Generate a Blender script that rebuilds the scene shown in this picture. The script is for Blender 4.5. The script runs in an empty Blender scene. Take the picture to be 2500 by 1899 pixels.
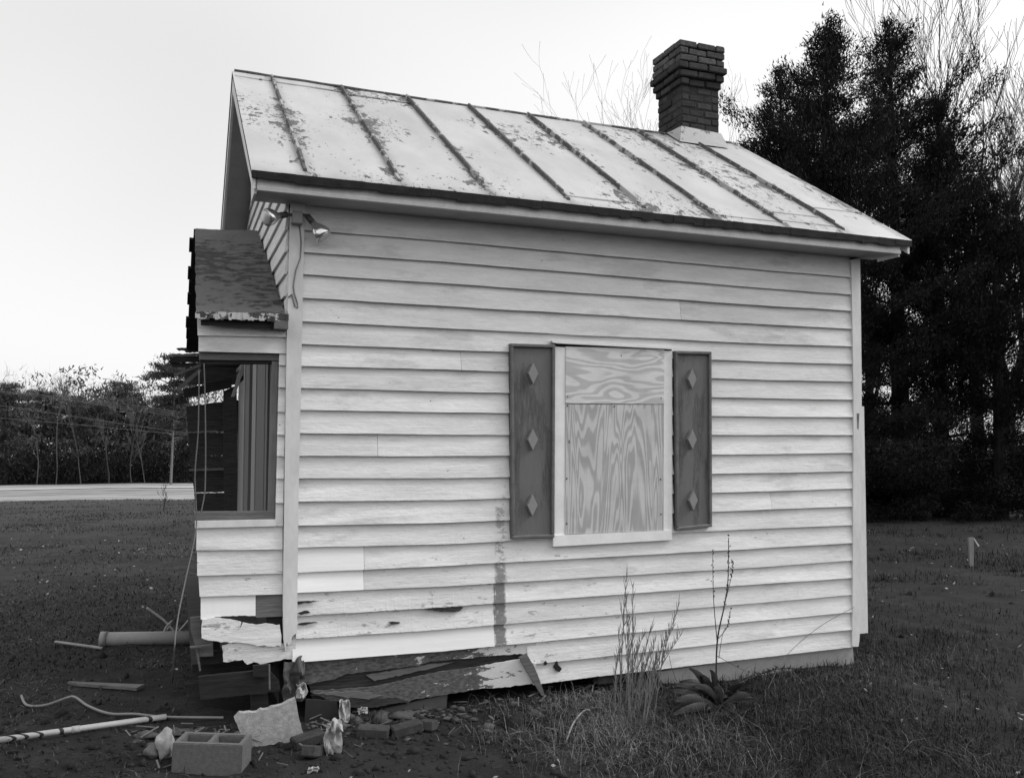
import bpy, bmesh, math, random
import numpy as np
from mathutils import Vector, Matrix, noise as mnoise

random.seed(7); rng = np.random.default_rng(7)
S = bpy.context.scene
COL = S.collection
R_ = math.radians

# ------------------------------------------------------------------ camera
FPX, YAW, PITCH, ROLL = 2133.9, .36866, .05124, .00306
CAM = np.array([-.696, -6.0, 1.88])
PW, PH = 2500, 1899
_fw = np.array([math.sin(YAW)*math.cos(PITCH), math.cos(YAW)*math.cos(PITCH), math.sin(PITCH)])
_r = np.array([math.cos(YAW), -math.sin(YAW), 0.]); _u = np.cross(_r, _fw)
_c, _s = math.cos(ROLL), math.sin(ROLL)
CR, CU = _c*_r + _s*_u, -_s*_r + _c*_u
cd = bpy.data.cameras.new('camera'); co = bpy.data.objects.new('camera', cd); COL.objects.link(co)
cd.sensor_width = 36; cd.lens = FPX/PW*36; cd.clip_start = .05; cd.clip_end = 3000
m = Matrix.Identity(4)
for i in range(3):
    m[i][0], m[i][1], m[i][2], m[i][3] = CR[i], CU[i], -_fw[i], CAM[i]
co.matrix_world = m
S.camera = co

# ------------------------------------------------------------------ sky, sun, exposure
SUN_EL, SUN_AZ = 42, 106          # azimuth clockwise from +Y (house back): to the right of the house, thinly veiled
w = bpy.data.worlds.new('World'); S.world = w; w.use_nodes = True
nt = w.node_tree; nt.nodes.clear()
sky = nt.nodes.new('ShaderNodeTexSky'); sky.sky_type = 'NISHITA'; sky.sun_disc = False
sky.sun_elevation = R_(SUN_EL); sky.sun_rotation = R_(SUN_AZ); sky.dust_density = 3.0; sky.air_density = 1.0; sky.ozone_density = 1.0
bw = nt.nodes.new('ShaderNodeRGBToBW')
tc = nt.nodes.new('ShaderNodeTexCoord')
mp = nt.nodes.new('ShaderNodeMapping'); mp.inputs['Scale'].default_value = (1.0, 1.0, 1.6); mp.inputs['Location'].default_value = (4.73, 1.17, .9)
cl = nt.nodes.new('ShaderNodeTexNoise'); cl.inputs['Scale'].default_value = .9; cl.inputs['Detail'].default_value = 2; cl.inputs['Roughness'].default_value = .5
cr = nt.nodes.new('ShaderNodeMapRange'); cr.inputs[1].default_value = .3; cr.inputs[2].default_value = .7; cr.inputs[3].default_value = 5.0; cr.inputs[4].default_value = 8.8
mx = nt.nodes.new('ShaderNodeMix'); mx.data_type = 'FLOAT'; mx.inputs[0].default_value = .7
bg = nt.nodes.new('ShaderNodeBackground'); bg.inputs['Strength'].default_value = .15
wo = nt.nodes.new('ShaderNodeOutputWorld')
L_ = nt.links.new
L_(sky.outputs[0], bw.inputs[0]); L_(tc.outputs['Generated'], mp.inputs[0]); L_(mp.outputs[0], cl.inputs['Vector'])
L_(cl.outputs[0], cr.inputs[0]); L_(bw.outputs[0], mx.inputs[2]); L_(cr.outputs[0], mx.inputs[3])
# an overcast sky grows brighter towards the zenith
sp = nt.nodes.new('ShaderNodeSeparateXYZ'); zr = nt.nodes.new('ShaderNodeMapRange'); zr.inputs[3].default_value = 1.0; zr.inputs[4].default_value = 1.6
zm = nt.nodes.new('ShaderNodeMath'); zm.operation = 'MULTIPLY'
L_(tc.outputs['Generated'], sp.inputs[0]); L_(sp.outputs[2], zr.inputs[0]); L_(zr.outputs[0], zm.inputs[0]); L_(mx.outputs[0], zm.inputs[1])
L_(zm.outputs[0], bg.inputs['Color']); L_(bg.outputs[0], wo.inputs[0])
sl = bpy.data.lights.new('sun', 'SUN'); sl.energy = 1.5; sl.angle = R_(18); sl.color = (1, 1, 1)
so = bpy.data.objects.new('sun', sl); COL.objects.link(so)
sd = Vector((math.sin(R_(SUN_AZ))*math.cos(R_(SUN_EL)), math.cos(R_(SUN_AZ))*math.cos(R_(SUN_EL)), math.sin(R_(SUN_EL))))
so.rotation_euler = sd.to_track_quat('Z', 'Y').to_euler(); so.location = (6, -8, 12)
S.cycles.max_bounces = 5; S.cycles.diffuse_bounces = 3; S.cycles.glossy_bounces = 2; S.cycles.transmission_bounces = 1
S.view_settings.view_transform = 'Standard'; S.view_settings.look = 'None'
S.view_settings.exposure = .08; S.view_settings.gamma = 1

# ------------------------------------------------------------------ picture -> place helpers
def ray(px, py): return _fw + CR*(px-PW/2)/FPX + CU*(PH/2-py)/FPX
def at(px, py, Y=0.):
    d = ray(px, py); return CAM + d*((Y-CAM[1])/d[1])
def atX(px, py, X=0.):
    d = ray(px, py); return CAM + d*((X-CAM[0])/d[0])

def vnoise(x, y, seed=0):
    x = np.asarray(x, float); y = np.asarray(y, float)
    xi = np.floor(x).astype(np.int64); yi = np.floor(y).astype(np.int64); fx = x-xi; fy = y-yi
    fx = fx*fx*(3-2*fx); fy = fy*fy*(3-2*fy)
    def h(a, b):
        n = (a*374761393 + b*668265263 + seed*2246822519) & 0xffffffff
        n = ((n ^ (n >> 13))*1274126177) & 0xffffffff
        return ((n ^ (n >> 16)) & 0xffff)/65535.
    a = h(xi, yi)*(1-fx) + h(xi+1, yi)*fx; b = h(xi, yi+1)*(1-fx) + h(xi+1, yi+1)*fx
    return (a*(1-fy) + b*fy)*2-1
def fbm(x, y, o=4, seed=0):
    v = 0; a = 1
    for k in range(o):
        v = v + a*vnoise(np.asarray(x)*2**k, np.asarray(y)*2**k, seed+k); a *= .5
    return v
def ground(x, y):
    x = np.asarray(x, float); y = np.asarray(y, float)
    yp = np.maximum(y, 0)
    z = -.017*np.clip(x, -4, 9) - .041*(yp-7*np.tanh(yp/7))
    d = np.hypot(x-1, y+3)
    near = 1/(1+(d/14)**2)
    z = z + near*(.035*fbm(x*.9, y*.9, 3, 3) + .012*fbm(x*5, y*5, 3, 9))
    z = z + (1-near)*.07*fbm(x*.25, y*.25, 2, 5)*np.clip(60/(d+30), 0, 1)
    return z
def g(x, y): return float(ground(x, y))
def atG(px, py):
    d = ray(px, py); t = 3.
    for k in range(60):
        p = CAM + d*t
        t += (p[2]-g(p[0], p[1]))/max(.02, -d[2] - .03)*.7
        t = max(.5, min(t, 400))
    return CAM + d*t

# ------------------------------------------------------------------ materials
class NB:
    def __init__(s, name):
        s.m = bpy.data.materials.new(name); s.m.use_nodes = True; s.t = s.m.node_tree; s.t.nodes.clear()
        s.o = s.t.nodes.new('ShaderNodeOutputMaterial'); s.b = s.t.nodes.new('ShaderNodeBsdfPrincipled')
        s.t.links.new(s.b.outputs[0], s.o.inputs[0]); s.set(s.b, 'Specular IOR Level', .25)
    def set(s, n, k, v):
        i = n.inputs[k]
        if isinstance(v, bpy.types.NodeSocket): s.t.links.new(v, i)
        elif i.type == 'RGBA' and not hasattr(v, '__len__'): i.default_value = (v, v, v, 1)
        elif i.type == 'VECTOR' and not hasattr(v, '__len__'): i.default_value = (v, v, v)
        else: i.default_value = v
    def n(s, t, out=0, props=None, **k):
        nd = s.t.nodes.new('ShaderNode'+t)
        for a, v in (props or {}).items(): setattr(nd, a, v)
        for a, v in k.items(): s.set(nd, int(a[1:]) if a[0] == 'i' and a[1:].isdigit() else a, v)
        return nd.outputs[out]
    def math(s, op, a, b=0., c=None):
        k = dict(i0=a, i1=b)
        if c is not None: k['i2'] = c
        return s.n('Math', props={'operation': op}, **k)
    def pos(s): return s.n('NewGeometry', 0)
    def objc(s): return s.n('TexCoord', 3)
    def rnd(s): return s.n('ObjectInfo', 'Random')
    def scaled(s, v, sc, off=None):
        r = s.n('VectorMath', props={'operation': 'MULTIPLY'}, i0=v, i1=sc)
        if off is not None: r = s.n('VectorMath', props={'operation': 'ADD'}, i0=r, i1=off)
        return r
    def noise(s, v, sc=1., det=4., ro=.55, dist=0.):
        return s.n('TexNoise', Vector=v, Scale=sc, Detail=det, Roughness=ro, Distortion=dist)
    def ramp(s, v, a, b, lo=0., hi=1.): return s.n('MapRange', i0=v, i1=a, i2=b, i3=lo, i4=hi)
    def mix(s, f, a, b):
        return s.n('Mix', props={'data_type': 'FLOAT'}, i0=f, i2=a, i3=b)
    def done(s, col, rough=.8, bump=None, strength=.3, dist=.01):
        s.set(s.b, 'Base Color', col); s.set(s.b, 'Roughness', rough)
        if bump is not None:
            bn = s.n('Bump', Height=bump, Strength=strength, Distance=dist); s.set(s.b, 'Normal', bn)
        return s.m
def xyz(b, v, i): return b.n('SeparateXYZ', i, i0=v)

def m_clap(name, base=.62, new=False, axis='x'):
    b = NB(name); p = b.pos(); off = b.scaled(b.rnd(), (37., 11., 53.))
    st = (2.2, 60, 60) if axis == 'x' else (60, 2.2, 60)
    st2 = (1.0, 3, 7) if axis == 'x' else (3, 1., 7)
    st3 = (9, 20, 40) if axis == 'x' else (20, 9, 40)
    gr = b.noise(b.scaled(p, st, off), 1.3, 5, .6)
    pa = b.noise(b.scaled(p, st2, off), 1.6, 6, .62)
    fine = b.noise(b.scaled(p, st3), 1.5, 6, .7)
    z = xyz(b, p, 2); x = xyz(b, p, 0)
    col = b.ramp(pa, .3, .72, base*.83 if not new else base*.96, base*1.1)
    col = b.math('MULTIPLY', col, b.ramp(b.rnd(), 0, 1, .89, 1.06))
    col = b.math('MULTIPLY', col, b.ramp(fine, .25, .75, .93 if not new else .99, 1.05 if not new else 1.01))
    if not new:
        # peeled flecks, more of them low down
        amt = b.math('MULTIPLY', b.ramp(z, .5, 1.5, .10, .0), b.ramp(x, 1.6, 3., 1., .35))
        fl = b.math('ADD', b.noise(b.scaled(p, (5, 9, 16) if axis == 'x' else (9, 5, 16), off), 1.2, 7, .74), amt)
        fm = b.ramp(fl, .675, .70)
        col = b.mix(b.math('MULTIPLY', fm, .75), col, b.ramp(fine, .3, .7, .16, .30))
        # nail heads and specks
        vo = b.n('TexVoronoi', 'Distance', Vector=b.scaled(p, (4.3, 4.3, 6.5) if axis == 'x' else (4.3, 4.3, 6.5), off), Scale=1., Randomness=.85)
        col = b.mix(b.ramp(vo, .022, .034, .75, 0), col, .08)
        # grey wash marks
        wm = b.ramp(b.noise(b.scaled(p, (1.4, 2, 5), off), 1., 7, .68), .55, .64)
        col = b.mix(b.math('MULTIPLY', wm, .36), col, .3)
        # strip at the board joint where the paint is gone
        jn = b.noise(b.scaled(p, (9, 9, 17)), 1., 6, .72)
        dx = b.math('ABSOLUTE', b.math('SUBTRACT', x, 1.525))
        wd = b.math('ADD', dx, b.math('MULTIPLY', b.math('SUBTRACT', jn, .5), .10))
        mk = b.ramp(wd, .034, .052, 1., 0.)
        mk = b.math('MULTIPLY', mk, b.math('MULTIPLY', b.ramp(z, 1.50, 1.58, 1, 0), b.ramp(z, .2, .3, 0, 1)))
        mk = b.math('MULTIPLY', mk, b.ramp(b.math('ADD', jn, b.ramp(z, .70, 1.05, .16, -.02)), .48, .55))
        mk = b.math('MULTIPLY', mk, b.ramp(z, .7, 1.25, .97, .62))
        yy = xyz(b, p, 1); mk = b.math('MULTIPLY', mk, b.ramp(yy, .1, .2, 1, 0))
        col = b.mix(mk, col, b.ramp(fine, .3, .7, .12, .22))
        bl = b.noise(b.scaled(p, (14, 26, 26) if axis == 'x' else (26, 14, 26), off), 1., 4, .6)
        h = b.math('ADD', b.math('MULTIPLY', gr, .45), b.math('ADD', b.math('MULTIPLY', fine, .4), b.math('MULTIPLY', bl, .8)))
    else: h = b.math('MULTIPLY', gr, .35)
    return b.done(col, .62, h, .62 if not new else .3, .010)

def m_plain(name, lo, hi, sc=6., rough=.8, bump=.3, stretch=(1, 1, 1), det=5, bd=.01, rv=0.):
    b = NB(name); p = b.scaled(b.objc(), stretch, b.scaled(b.rnd(), (31., 17., 23.)))
    a = b.noise(p, sc, det, .62); c = b.noise(p, sc*5, 4, .6)
    v = b.math('ADD', b.math('MULTIPLY', a, .7), b.math('MULTIPLY', c, .3))
    c_ = b.ramp(v, .3, .7, lo, hi)
    if rv: c_ = b.math('MULTIPLY', c_, b.ramp(b.n('ObjectInfo', 'Random'), 0, 1, 1-rv, 1+rv))
    return b.done(c_, rough, v, bump, bd)

def m_peel(name, paint, under, thr=.6, stretch=(4, 4, 9), rough=.6, gradx=None, und_var=.5, slope=None):
    b = NB(name); p = b.pos()
    n1 = b.noise(b.scaled(p, stretch), 1., 7, .72); n2 = b.noise(p, 1.3, 3, .5); n3 = b.noise(b.scaled(p, stretch), 4., 5, .6)
    v = b.math('ADD', n1, b.ramp(n2, .35, .65, -.07, .09))
    if gradx: v = b.math('ADD', v, b.ramp(xyz(b, p, 0), gradx[0], gradx[1], gradx[2], gradx[3]))
    mk = b.ramp(v, thr, thr+.012)
    col = b.mix(mk, b.ramp(n3, .25, .75, paint*.88, paint*1.07), b.ramp(n3, .3, .7, under*(1-und_var), under*(1+und_var)))
    return b.done(col, rough, b.math('ADD', b.math('MULTIPLY', mk, -1.), b.math('MULTIPLY', n3, .4)), .4, .006)

def m_roof():
    b = NB('roof_paint'); p = b.pos()
    v1 = b.noise(b.scaled(p, (11, 5.5, 8)), 1., 6, .70)
    big = b.noise(b.scaled(p, (.9, .7, .8)), 1., 2, .5)
    v2 = b.noise(b.scaled(p, (34, 15, 22)), 1., 5, .66)
    x = xyz(b, p, 0)
    sx = b.math('ABSOLUTE', b.math('SUBTRACT', b.math('FRACT', b.math('DIVIDE', b.math('SUBTRACT', x, .066-.314), .628)), .5))
    near = b.ramp(sx, .03, .24, .11, 0)           # paint lets go along the seams first
    v = b.math('ADD', b.math('ADD', v1, near), b.ramp(big, .38, .62, -.09, .07))
    mk = b.ramp(v, .628, .642)
    mk2 = b.math('MULTIPLY', b.ramp(b.math('ADD', v2, b.ramp(big, .4, .6, -.1, .06)), .635, .65), .9)
    mk = b.math('MAXIMUM', mk, mk2)
    st = b.noise(b.scaled(p, (1.2, .5, .5)), 2., 5, .6)
    col = b.mix(mk, b.math('MULTIPLY', b.ramp(st, .3, .7, .32, .43), b.ramp(b.math('ADD', sx, b.math('MULTIPLY', v1, .22)), .10, .24, .66, 1.)), b.ramp(v2, .3, .7, .035, .11))
    return b.done(col, .5, b.math('ADD', st, b.math('MULTIPLY', v2, .3)), .35, .008)

def m_ply(name, vert=True, lo=.34, hi=.50):
    b = NB(name); p = b.pos()
    st = (4.6, 1, .36) if vert else (1.0, 1, 4.6)
    q = b.scaled(p, st, (3.1, 0, 1.7) if vert else (9.3, 0, 4.1))
    n1 = b.noise(q, 1.25 if vert else 1.0, 2, .45, .55 if vert else .5)
    n1 = b.math('ADD', n1, b.math('MULTIPLY', b.noise(b.scaled(p, (90, 1, 7) if vert else (7, 1, 90)), 1., 3, .6), .016))
    ring = b.math('FRACT', b.math('MULTIPLY', n1, 19. if vert else 12.))
    ring = b.math('MULTIPLY', b.ramp(ring, .30, .52), b.ramp(ring, .86, .97, 1, 0))
    fine = b.noise(b.scaled(p, (160, 1, 3) if vert else (3, 1, 160)), 1., 3, .6)
    kn = b.n('TexVoronoi', 'Distance', Vector=b.scaled(p, (6, 1, 2.6)), Scale=1.)
    col = b.mix(ring, hi, lo)
    col = b.math('MULTIPLY', col, b.ramp(fine, .25, .75, .9, 1.06))
    col = b.math('MULTIPLY', col, b.ramp(b.noise(p, 5., 4, .6), .3, .7, .86, 1.06))
    col = b.mix(b.ramp(kn, .03, .06, .85, 0), col, .06)
    return b.done(col, .75, b.math('ADD', fine, ring), .2, .004)

def m_grass(name, lo, hi):
    b = NB(name); p = b.pos()
    a = b.noise(p, .7, 5, .7); c = b.noise(p, 55., 2, .6)
    v = b.math('MULTIPLY', b.ramp(a, .38, .62, .38, 1.45), b.ramp(c, .3, .7, lo, hi))
    return b.done(v, .85)
def m_ground():
    b = NB('soil'); p = b.pos(); y = xyz(b, p, 1); x = xyz(b, p, 0)
    n1 = b.noise(p, .35, 6, .65); n2 = b.noise(p, 3.5, 6, .7); n3 = b.noise(p, 40, 4, .7)
    v = b.math('ADD', b.math('MULTIPLY', n1, .4), b.math('ADD', b.math('MULTIPLY', n2, .4), b.math('MULTIPLY', n3, .2)))
    near = b.ramp(v, .42, .60, .0022, .018)
    litter = b.ramp(b.noise(b.scaled(p, (30, 30, 30)), 1., 5, .75), .70, .74)
    near = b.mix(b.math('MULTIPLY', litter, .4), near, .08)
    fy = b.math('ADD', y, b.math('MULTIPLY', b.math('SUBTRACT', n1, .5), 13.))
    dry = b.ramp(b.noise(b.scaled(p, (.18, .9, 1)), 1., 5, .65), .35, .62, .16, .32)
    bandd = b.ramp(b.noise(b.scaled(p, (.16, .6, 1)), 1., 7, .75), .46, .60, 0, .8)
    inb = b.math('MULTIPLY', b.ramp(fy, 46, 52), b.ramp(fy, 64, 67, 1, 0))
    dry = b.mix(b.math('MULTIPLY', bandd, inb), dry, .07)
    col = b.mix(b.math('MULTIPLY', b.math('MULTIPLY', b.ramp(fy, 2, 36, .01, .12), b.ramp(x, .5, 4, 1, 0)), b.ramp(n2, .35, .65, .4, 1.3)), near, dry)
    col = b.mix(b.ramp(fy, 39.5, 41), col, dry)
    col = b.mix(b.math('MULTIPLY', b.ramp(fy, 95, 103), .9), col, .03)
    col = b.mix(b.math('MULTIPLY', b.ramp(x, 5, 8), b.ramp(y, 8, 11)), col, .03)
    return b.done(col, .95, v, 1.0, .05)

CLAP = m_clap('clapboard_paint', .68); CLAPN = m_clap('new_clapboard_paint', .74, True); CLAPY = m_clap('gable_paint', .64, False, 'y')
TRIM = m_plain('trim_paint', .50, .66, 9, .6, .25, (1, 1, .4))
BRIGHT = m_plain('fresh_white_paint', .64, .78, 9, .55, .15, (1, 1, 1))
SOFF = m_plain('shaded_soffit_paint', .32, .40, 4, .6, .1)  # soffit colour darkened to deepen the shade under the eaves
ROOF = m_roof(); SEAM = m_peel('seam_paint', .32, .07, .46, (6, 6, 6), .7)
EDGE = m_plain('rusted_eave_metal', .003, .02, 14, .8, .5)
PORCHROOF = m_peel('peeling_porch_roof', .085, .022, .55, (9, 12, 12), .75, None, .8)
PORCHEDGE = m_peel('flaking_edge', .45, .05, .52, (14, 14, 14), .7)
SHUT = m_peel('shutter_paint', .13, .085, .56, (14, 14, 2.2), .6, None, .4)
SHUTF = m_plain('shutter_frame_paint', .08, .16, 12, .5, .3)
DIAM = m_plain('diamond_paint', .19, .24, 9, .5, .1)
PLYV = m_ply('plywood_upright', True, .36, .52); PLYH = m_ply('plywood_flat', False, .46, .64)
BRICK = m_plain('sooty_brick', .016, .04, 18, .85, .7, rv=.45); MORT = m_plain('sooty_mortar', .014, .034, 30, .95, .6)
CAPB = m_plain('lichen_brick', .02, .10, 22, .9, .7, rv=.4)
RBRICK = m_plain('red_brick', .022, .07, 14, .9, .7, rv=.3)
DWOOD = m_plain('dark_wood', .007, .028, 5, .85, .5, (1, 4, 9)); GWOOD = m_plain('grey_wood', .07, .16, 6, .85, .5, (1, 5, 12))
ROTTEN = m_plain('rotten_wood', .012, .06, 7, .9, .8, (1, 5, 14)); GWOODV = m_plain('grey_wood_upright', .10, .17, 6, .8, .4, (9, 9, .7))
PEELW = m_peel('half_peeled_wood', .55, .085, .60, (7, 12, 20), .8, (.7, 1.75, .28, -.10), .6)
PANW = m_plain('interior_panel', .09, .13, 5, .7, .2, (6, 6, .6)); PANL = m_plain('door_paint', .18, .25, 5, .6, .2, (6, 6, .6))
FLASH = m_peel('flashing', .34, .09, .60, (9, 9, 9), .5)
CONC = m_plain('concrete', .08, .13, 40, .95, .5); SLAB = m_plain('crumbly_board', .18, .40, 26, .95, .8)
STUC = m_plain('stucco', .25, .36, 7, .9, .4); PANEL = m_plain('panel_board', .05, .075, 5, .9, .3); PANELD = m_plain('dark_panel', .018, .03, 5, .9, .3)
PAPER = m_plain('white_plastic', .22, .46, 8, .5, .3); RAG = m_plain('tar_paper', .03, .10, 9, .8, .5)
PVC = m_plain('grey_pvc', .17, .22, 9, .45, .1); PVCW = m_plain('white_pvc', .26, .38, 7, .45, .1); BLACK = m_plain('black_tape', .012, .02, 9, .6, .1)
CABLE = m_plain('pale_cable', .15, .2, 9, .5, .1); ROPE = m_plain('weathered_rope', .09, .14, 30, .9, .3)
SOIL = m_ground()
GRASS = m_grass('grass_blade', .006, .042); DRYG = m_grass('dry_grass', .035, .19); FIELDG = m_grass('field_grass_blade', .016, .08); TUFT = m_grass('tuft_blade', .012, .08); SEDGE = m_plain('broomsedge', .10, .2, 9, .8, .0)
LEAF = m_plain('dock_leaf', .006, .024, 14, .5, .5); STALK = m_plain('dry_stalk', .025, .05, 9, .8, .1)
CEDAR = m_plain('cedar_foliage', .003, .011, 2.5, .9, .0); BARK = m_plain('dark_bark', .008, .022, 9, .95, .5, (3, 3, .6)); TWIG = m_plain('bare_twig', .012, .04, 4, .9, .2)
PINEL = m_plain('pine_needles', .03, .08, .4, .9, .0); PALEB = m_plain('pale_bark', .10, .20, 4, .9, .3, (2, 2, .4)); WOODM = m_plain('wood_mass', .04, .11, .22, .95, .0)
FARB = m_plain('far_bark', .05, .10, 3, .9, .2, (2, 2, .4)); FUZZ = m_plain('twig_haze', .05, .10, .3, .95, .0); BRUSH = m_plain('brush', .006, .022, .6, .95, .0); LITTER = m_plain('leaf_litter', .10, .34, 9, .8, .2)
ROADM = m_plain('pale_road', .36, .46, .6, .9, .1, (.2, 1, 1)); WIRE = m_plain('power_wire', .10, .14, 1, .5, .0)
LAMPM = NB('lamp_socket').done(.05, .45); GLS = NB('lamp_glass'); GLS.set(GLS.b, 'Metallic', .85); GLASS = GLS.done(.62, .16)
LENS = NB('lamp_lens'); LENS.set(LENS.b, 'Metallic', .5); LENSM = LENS.done(.5, .3)
STONE = m_plain('pale_rubble', .16, .34, 12, .9, .5); STAKE = m_plain('survey_stake', .13, .2, 6, .8, .2, (4, 4, .5)); RIBBON = m_plain('stake_ribbon', .22, .3, 8, .6, .1)

# ------------------------------------------------------------------ object helpers
def tag(o, label=None, cat=None, group=None, kind=None):
    for k, v in (('label', label), ('category', cat), ('group', group), ('kind', kind)):
        if v: o[k] = v
    return o
WORLD = {}
def wm(o): return WORLD.get(o.name, Matrix.Identity(4))
def adopt(o, parent, world=None):
    world = world or Matrix.Identity(4)
    if parent is not None:
        o.parent = parent; o.matrix_parent_inverse = wm(parent).inverted()
    o.matrix_basis = world; WORLD[o.name] = world
    return o
def thing(name, loc, label, cat, group=None):
    o = bpy.data.objects.new(name, None); COL.objects.link(o); o.empty_display_size = .1
    o.matrix_basis = Matrix.Translation(Vector(loc)); WORLD[o.name] = o.matrix_basis.copy()
    return tag(o, label, cat, group)
def link(name, me, mat, parent=None, world=None):
    o = bpy.data.objects.new(name, me); COL.objects.link(o)
    if mat and not me.materials: me.materials.append(mat)
    return adopt(o, parent, world)
def mk(name, v, f, mat, parent=None, smooth=False, world=None):
    me = bpy.data.meshes.new(name); me.from_pydata([tuple(map(float, q)) for q in v], [], [tuple(q) for q in f]); me.validate()
    if smooth: me.shade_smooth()
    return link(name, me, mat, parent, world)
def fast(name, v, tris, mat, parent=None):
    v = np.ascontiguousarray(v, np.float32); tris = np.ascontiguousarray(tris, np.int32)
    me = bpy.data.meshes.new(name); n = tris.shape[1]
    me.vertices.add(len(v)); me.vertices.foreach_set('co', v.ravel())
    me.loops.add(tris.size); me.loops.foreach_set('vertex_index', tris.ravel())
    me.polygons.add(len(tris)); me.polygons.foreach_set('loop_start', np.arange(0, tris.size, n, dtype=np.int32))
    me.update(calc_edges=True)
    return link(name, me, mat, parent)
class MB:
    def __init__(s): s.v = []; s.f = []
    def add(s, v, f):
        k = len(s.v); s.v += [tuple(q) for q in v]; s.f += [tuple(i+k for i in q) for q in f]; return s
    def prism(s, a, b):
        n = len(a)
        return s.add(list(a)+list(b), [tuple(range(n))[::-1], tuple(range(n, 2*n))]+[(i, (i+1) % n, n+(i+1) % n, n+i) for i in range(n)])
    def box(s, x0, x1, y0, y1, z0, z1):
        return s.prism([(x0, y0, z0), (x1, y0, z0), (x1, y1, z0), (x0, y1, z0)], [(x0, y0, z1), (x1, y0, z1), (x1, y1, z1), (x0, y1, z1)])
    def bar(s, p, q, w, h, up=(0, 0, 1)):
        p, q = Vector(p), Vector(q); d = (q-p).normalized(); sd = d.cross(Vector(up))
        if sd.length < 1e-4: sd = d.cross(Vector((1, 0, 0)))
        sd.normalize(); u = sd.cross(d)
        c = [(-w/2, -h/2), (w/2, -h/2), (w/2, h/2), (-w/2, h/2)]
        return s.prism([p+sd*a+u*b for a, b in c], [q+sd*a+u*b for a, b in c])
    def tube(s, pts, r, n=6, caps=True):
        pts = [Vector(p) for p in pts]; rs = r if hasattr(r, '__len__') else [r]*len(pts)
        k0 = len(s.v); up = Vector((.3, .2, 1)).normalized(); fr = None
        for i, p in enumerate(pts):
            d = (pts[min(i+1, len(pts)-1)]-pts[max(i-1, 0)]).normalized()
            a = d.cross(up if abs(d.dot(up)) < .95 else Vector((1, 0, 0))).normalized()
            if fr is not None and a.dot(fr) < 0: a = -a
            fr = a; b = d.cross(a)
            s.v += [tuple(p+(a*math.cos(2*math.pi*j/n)+b*math.sin(2*math.pi*j/n))*rs[i]) for j in range(n)]
        for i in range(len(pts)-1):
            for j in range(n):
                s.f.append((k0+i*n+j, k0+i*n+(j+1) % n, k0+(i+1)*n+(j+1) % n, k0+(i+1)*n+j))
        if caps:
            s.f.append(tuple(range(k0, k0+n))[::-1]); e = k0+(len(pts)-1)*n; s.f.append(tuple(range(e, e+n)))
        return s
    def build(s, name, mat, parent=None, smooth=False, bevel=0, world=None):
        o = mk(name, s.v, s.f, mat, parent, smooth, world)
        if bevel:
            bm = bmesh.new(); bm.from_mesh(o.data)
            bmesh.ops.bevel(bm, geom=bm.edges[:], offset=bevel, segments=1, affect='EDGES', profile=.5); bm.to_mesh(o.data); bm.free()
        return o
def fixn(o):
    bm = bmesh.new(); bm.from_mesh(o.data); bmesh.ops.recalc_face_normals(bm, faces=bm.faces[:]); bm.to_mesh(o.data); bm.free(); return o
def slab(name, poly, Y, th, mat, parent=None, jag=0, tiltx=0):
    """an outline in the wall plane at depth Y with its own thickness; ragged if asked"""
    pts = [at(px, py, Y) for px, py in poly]
    if jag:
        q = []
        for i, a in enumerate(pts):
            b = pts[(i+1) % len(pts)]; n = max(1, int(np.linalg.norm(b-a)/.02))
            for k in range(n):
                p = a+(b-a)*k/n; p = p+np.array([random.gauss(0, jag)*.5, 0, random.gauss(0, jag)]); q.append(p)
        pts = q
    mb = MB(); mb.prism([tuple(p) for p in pts], [(p[0], p[1]+th, p[2]) for p in pts])
    return fixn(mb.build(name, mat, parent))
def prism_x(name, yz, x0, x1, mat, parent):
    mb = MB(); mb.prism([(x0, y, z) for y, z in yz], [(x1, y, z) for y, z in yz]); return fixn(mb.build(name, mat, parent))
def ibox(name, *a, mat=None, parent=None, bevel=0): return fixn(MB().box(*a).build(name, mat, parent, bevel=bevel))
def clap(name, xs, zb, zt, mat, parent, yb=-.030, yt=-.005, back=0., jag=0.):
    """one lapped board: thick at the foot, thin at the head"""
    n = len(xs); v = []; f = []
    for i, x in enumerate(xs):
        wv = .0026*mnoise.noise(Vector((x*2.1, zb[0]*7, 3)))+.0012*mnoise.noise(Vector((x*9, zb[0]*7, 6)))
        j = jag*(abs(random.gauss(0, 1)) if random.random() < .6 else 0)
        b = zb[i]+wv+j; yo = .006*mnoise.noise(Vector((x*.9, zb[0]*9, 1)))
        v += [(x, yb+yo, b), (x, yt, zt[i]), (x, back, zt[i]), (x, back, b+.003)]
    for i in range(n-1):
        a, c = 4*i, 4*i+4
        f += [(a, c, c+1, a+1), (a+1, c+1, c+2, a+2), (a+2, c+2, c+3, a+3), (a+3, c+3, c, a)]
    f += [(0, 1, 2, 3), (4*n-4, 4*n-1, 4*n-2, 4*n-3)]
    return fixn(mk(name, v, f, mat, parent))

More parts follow.
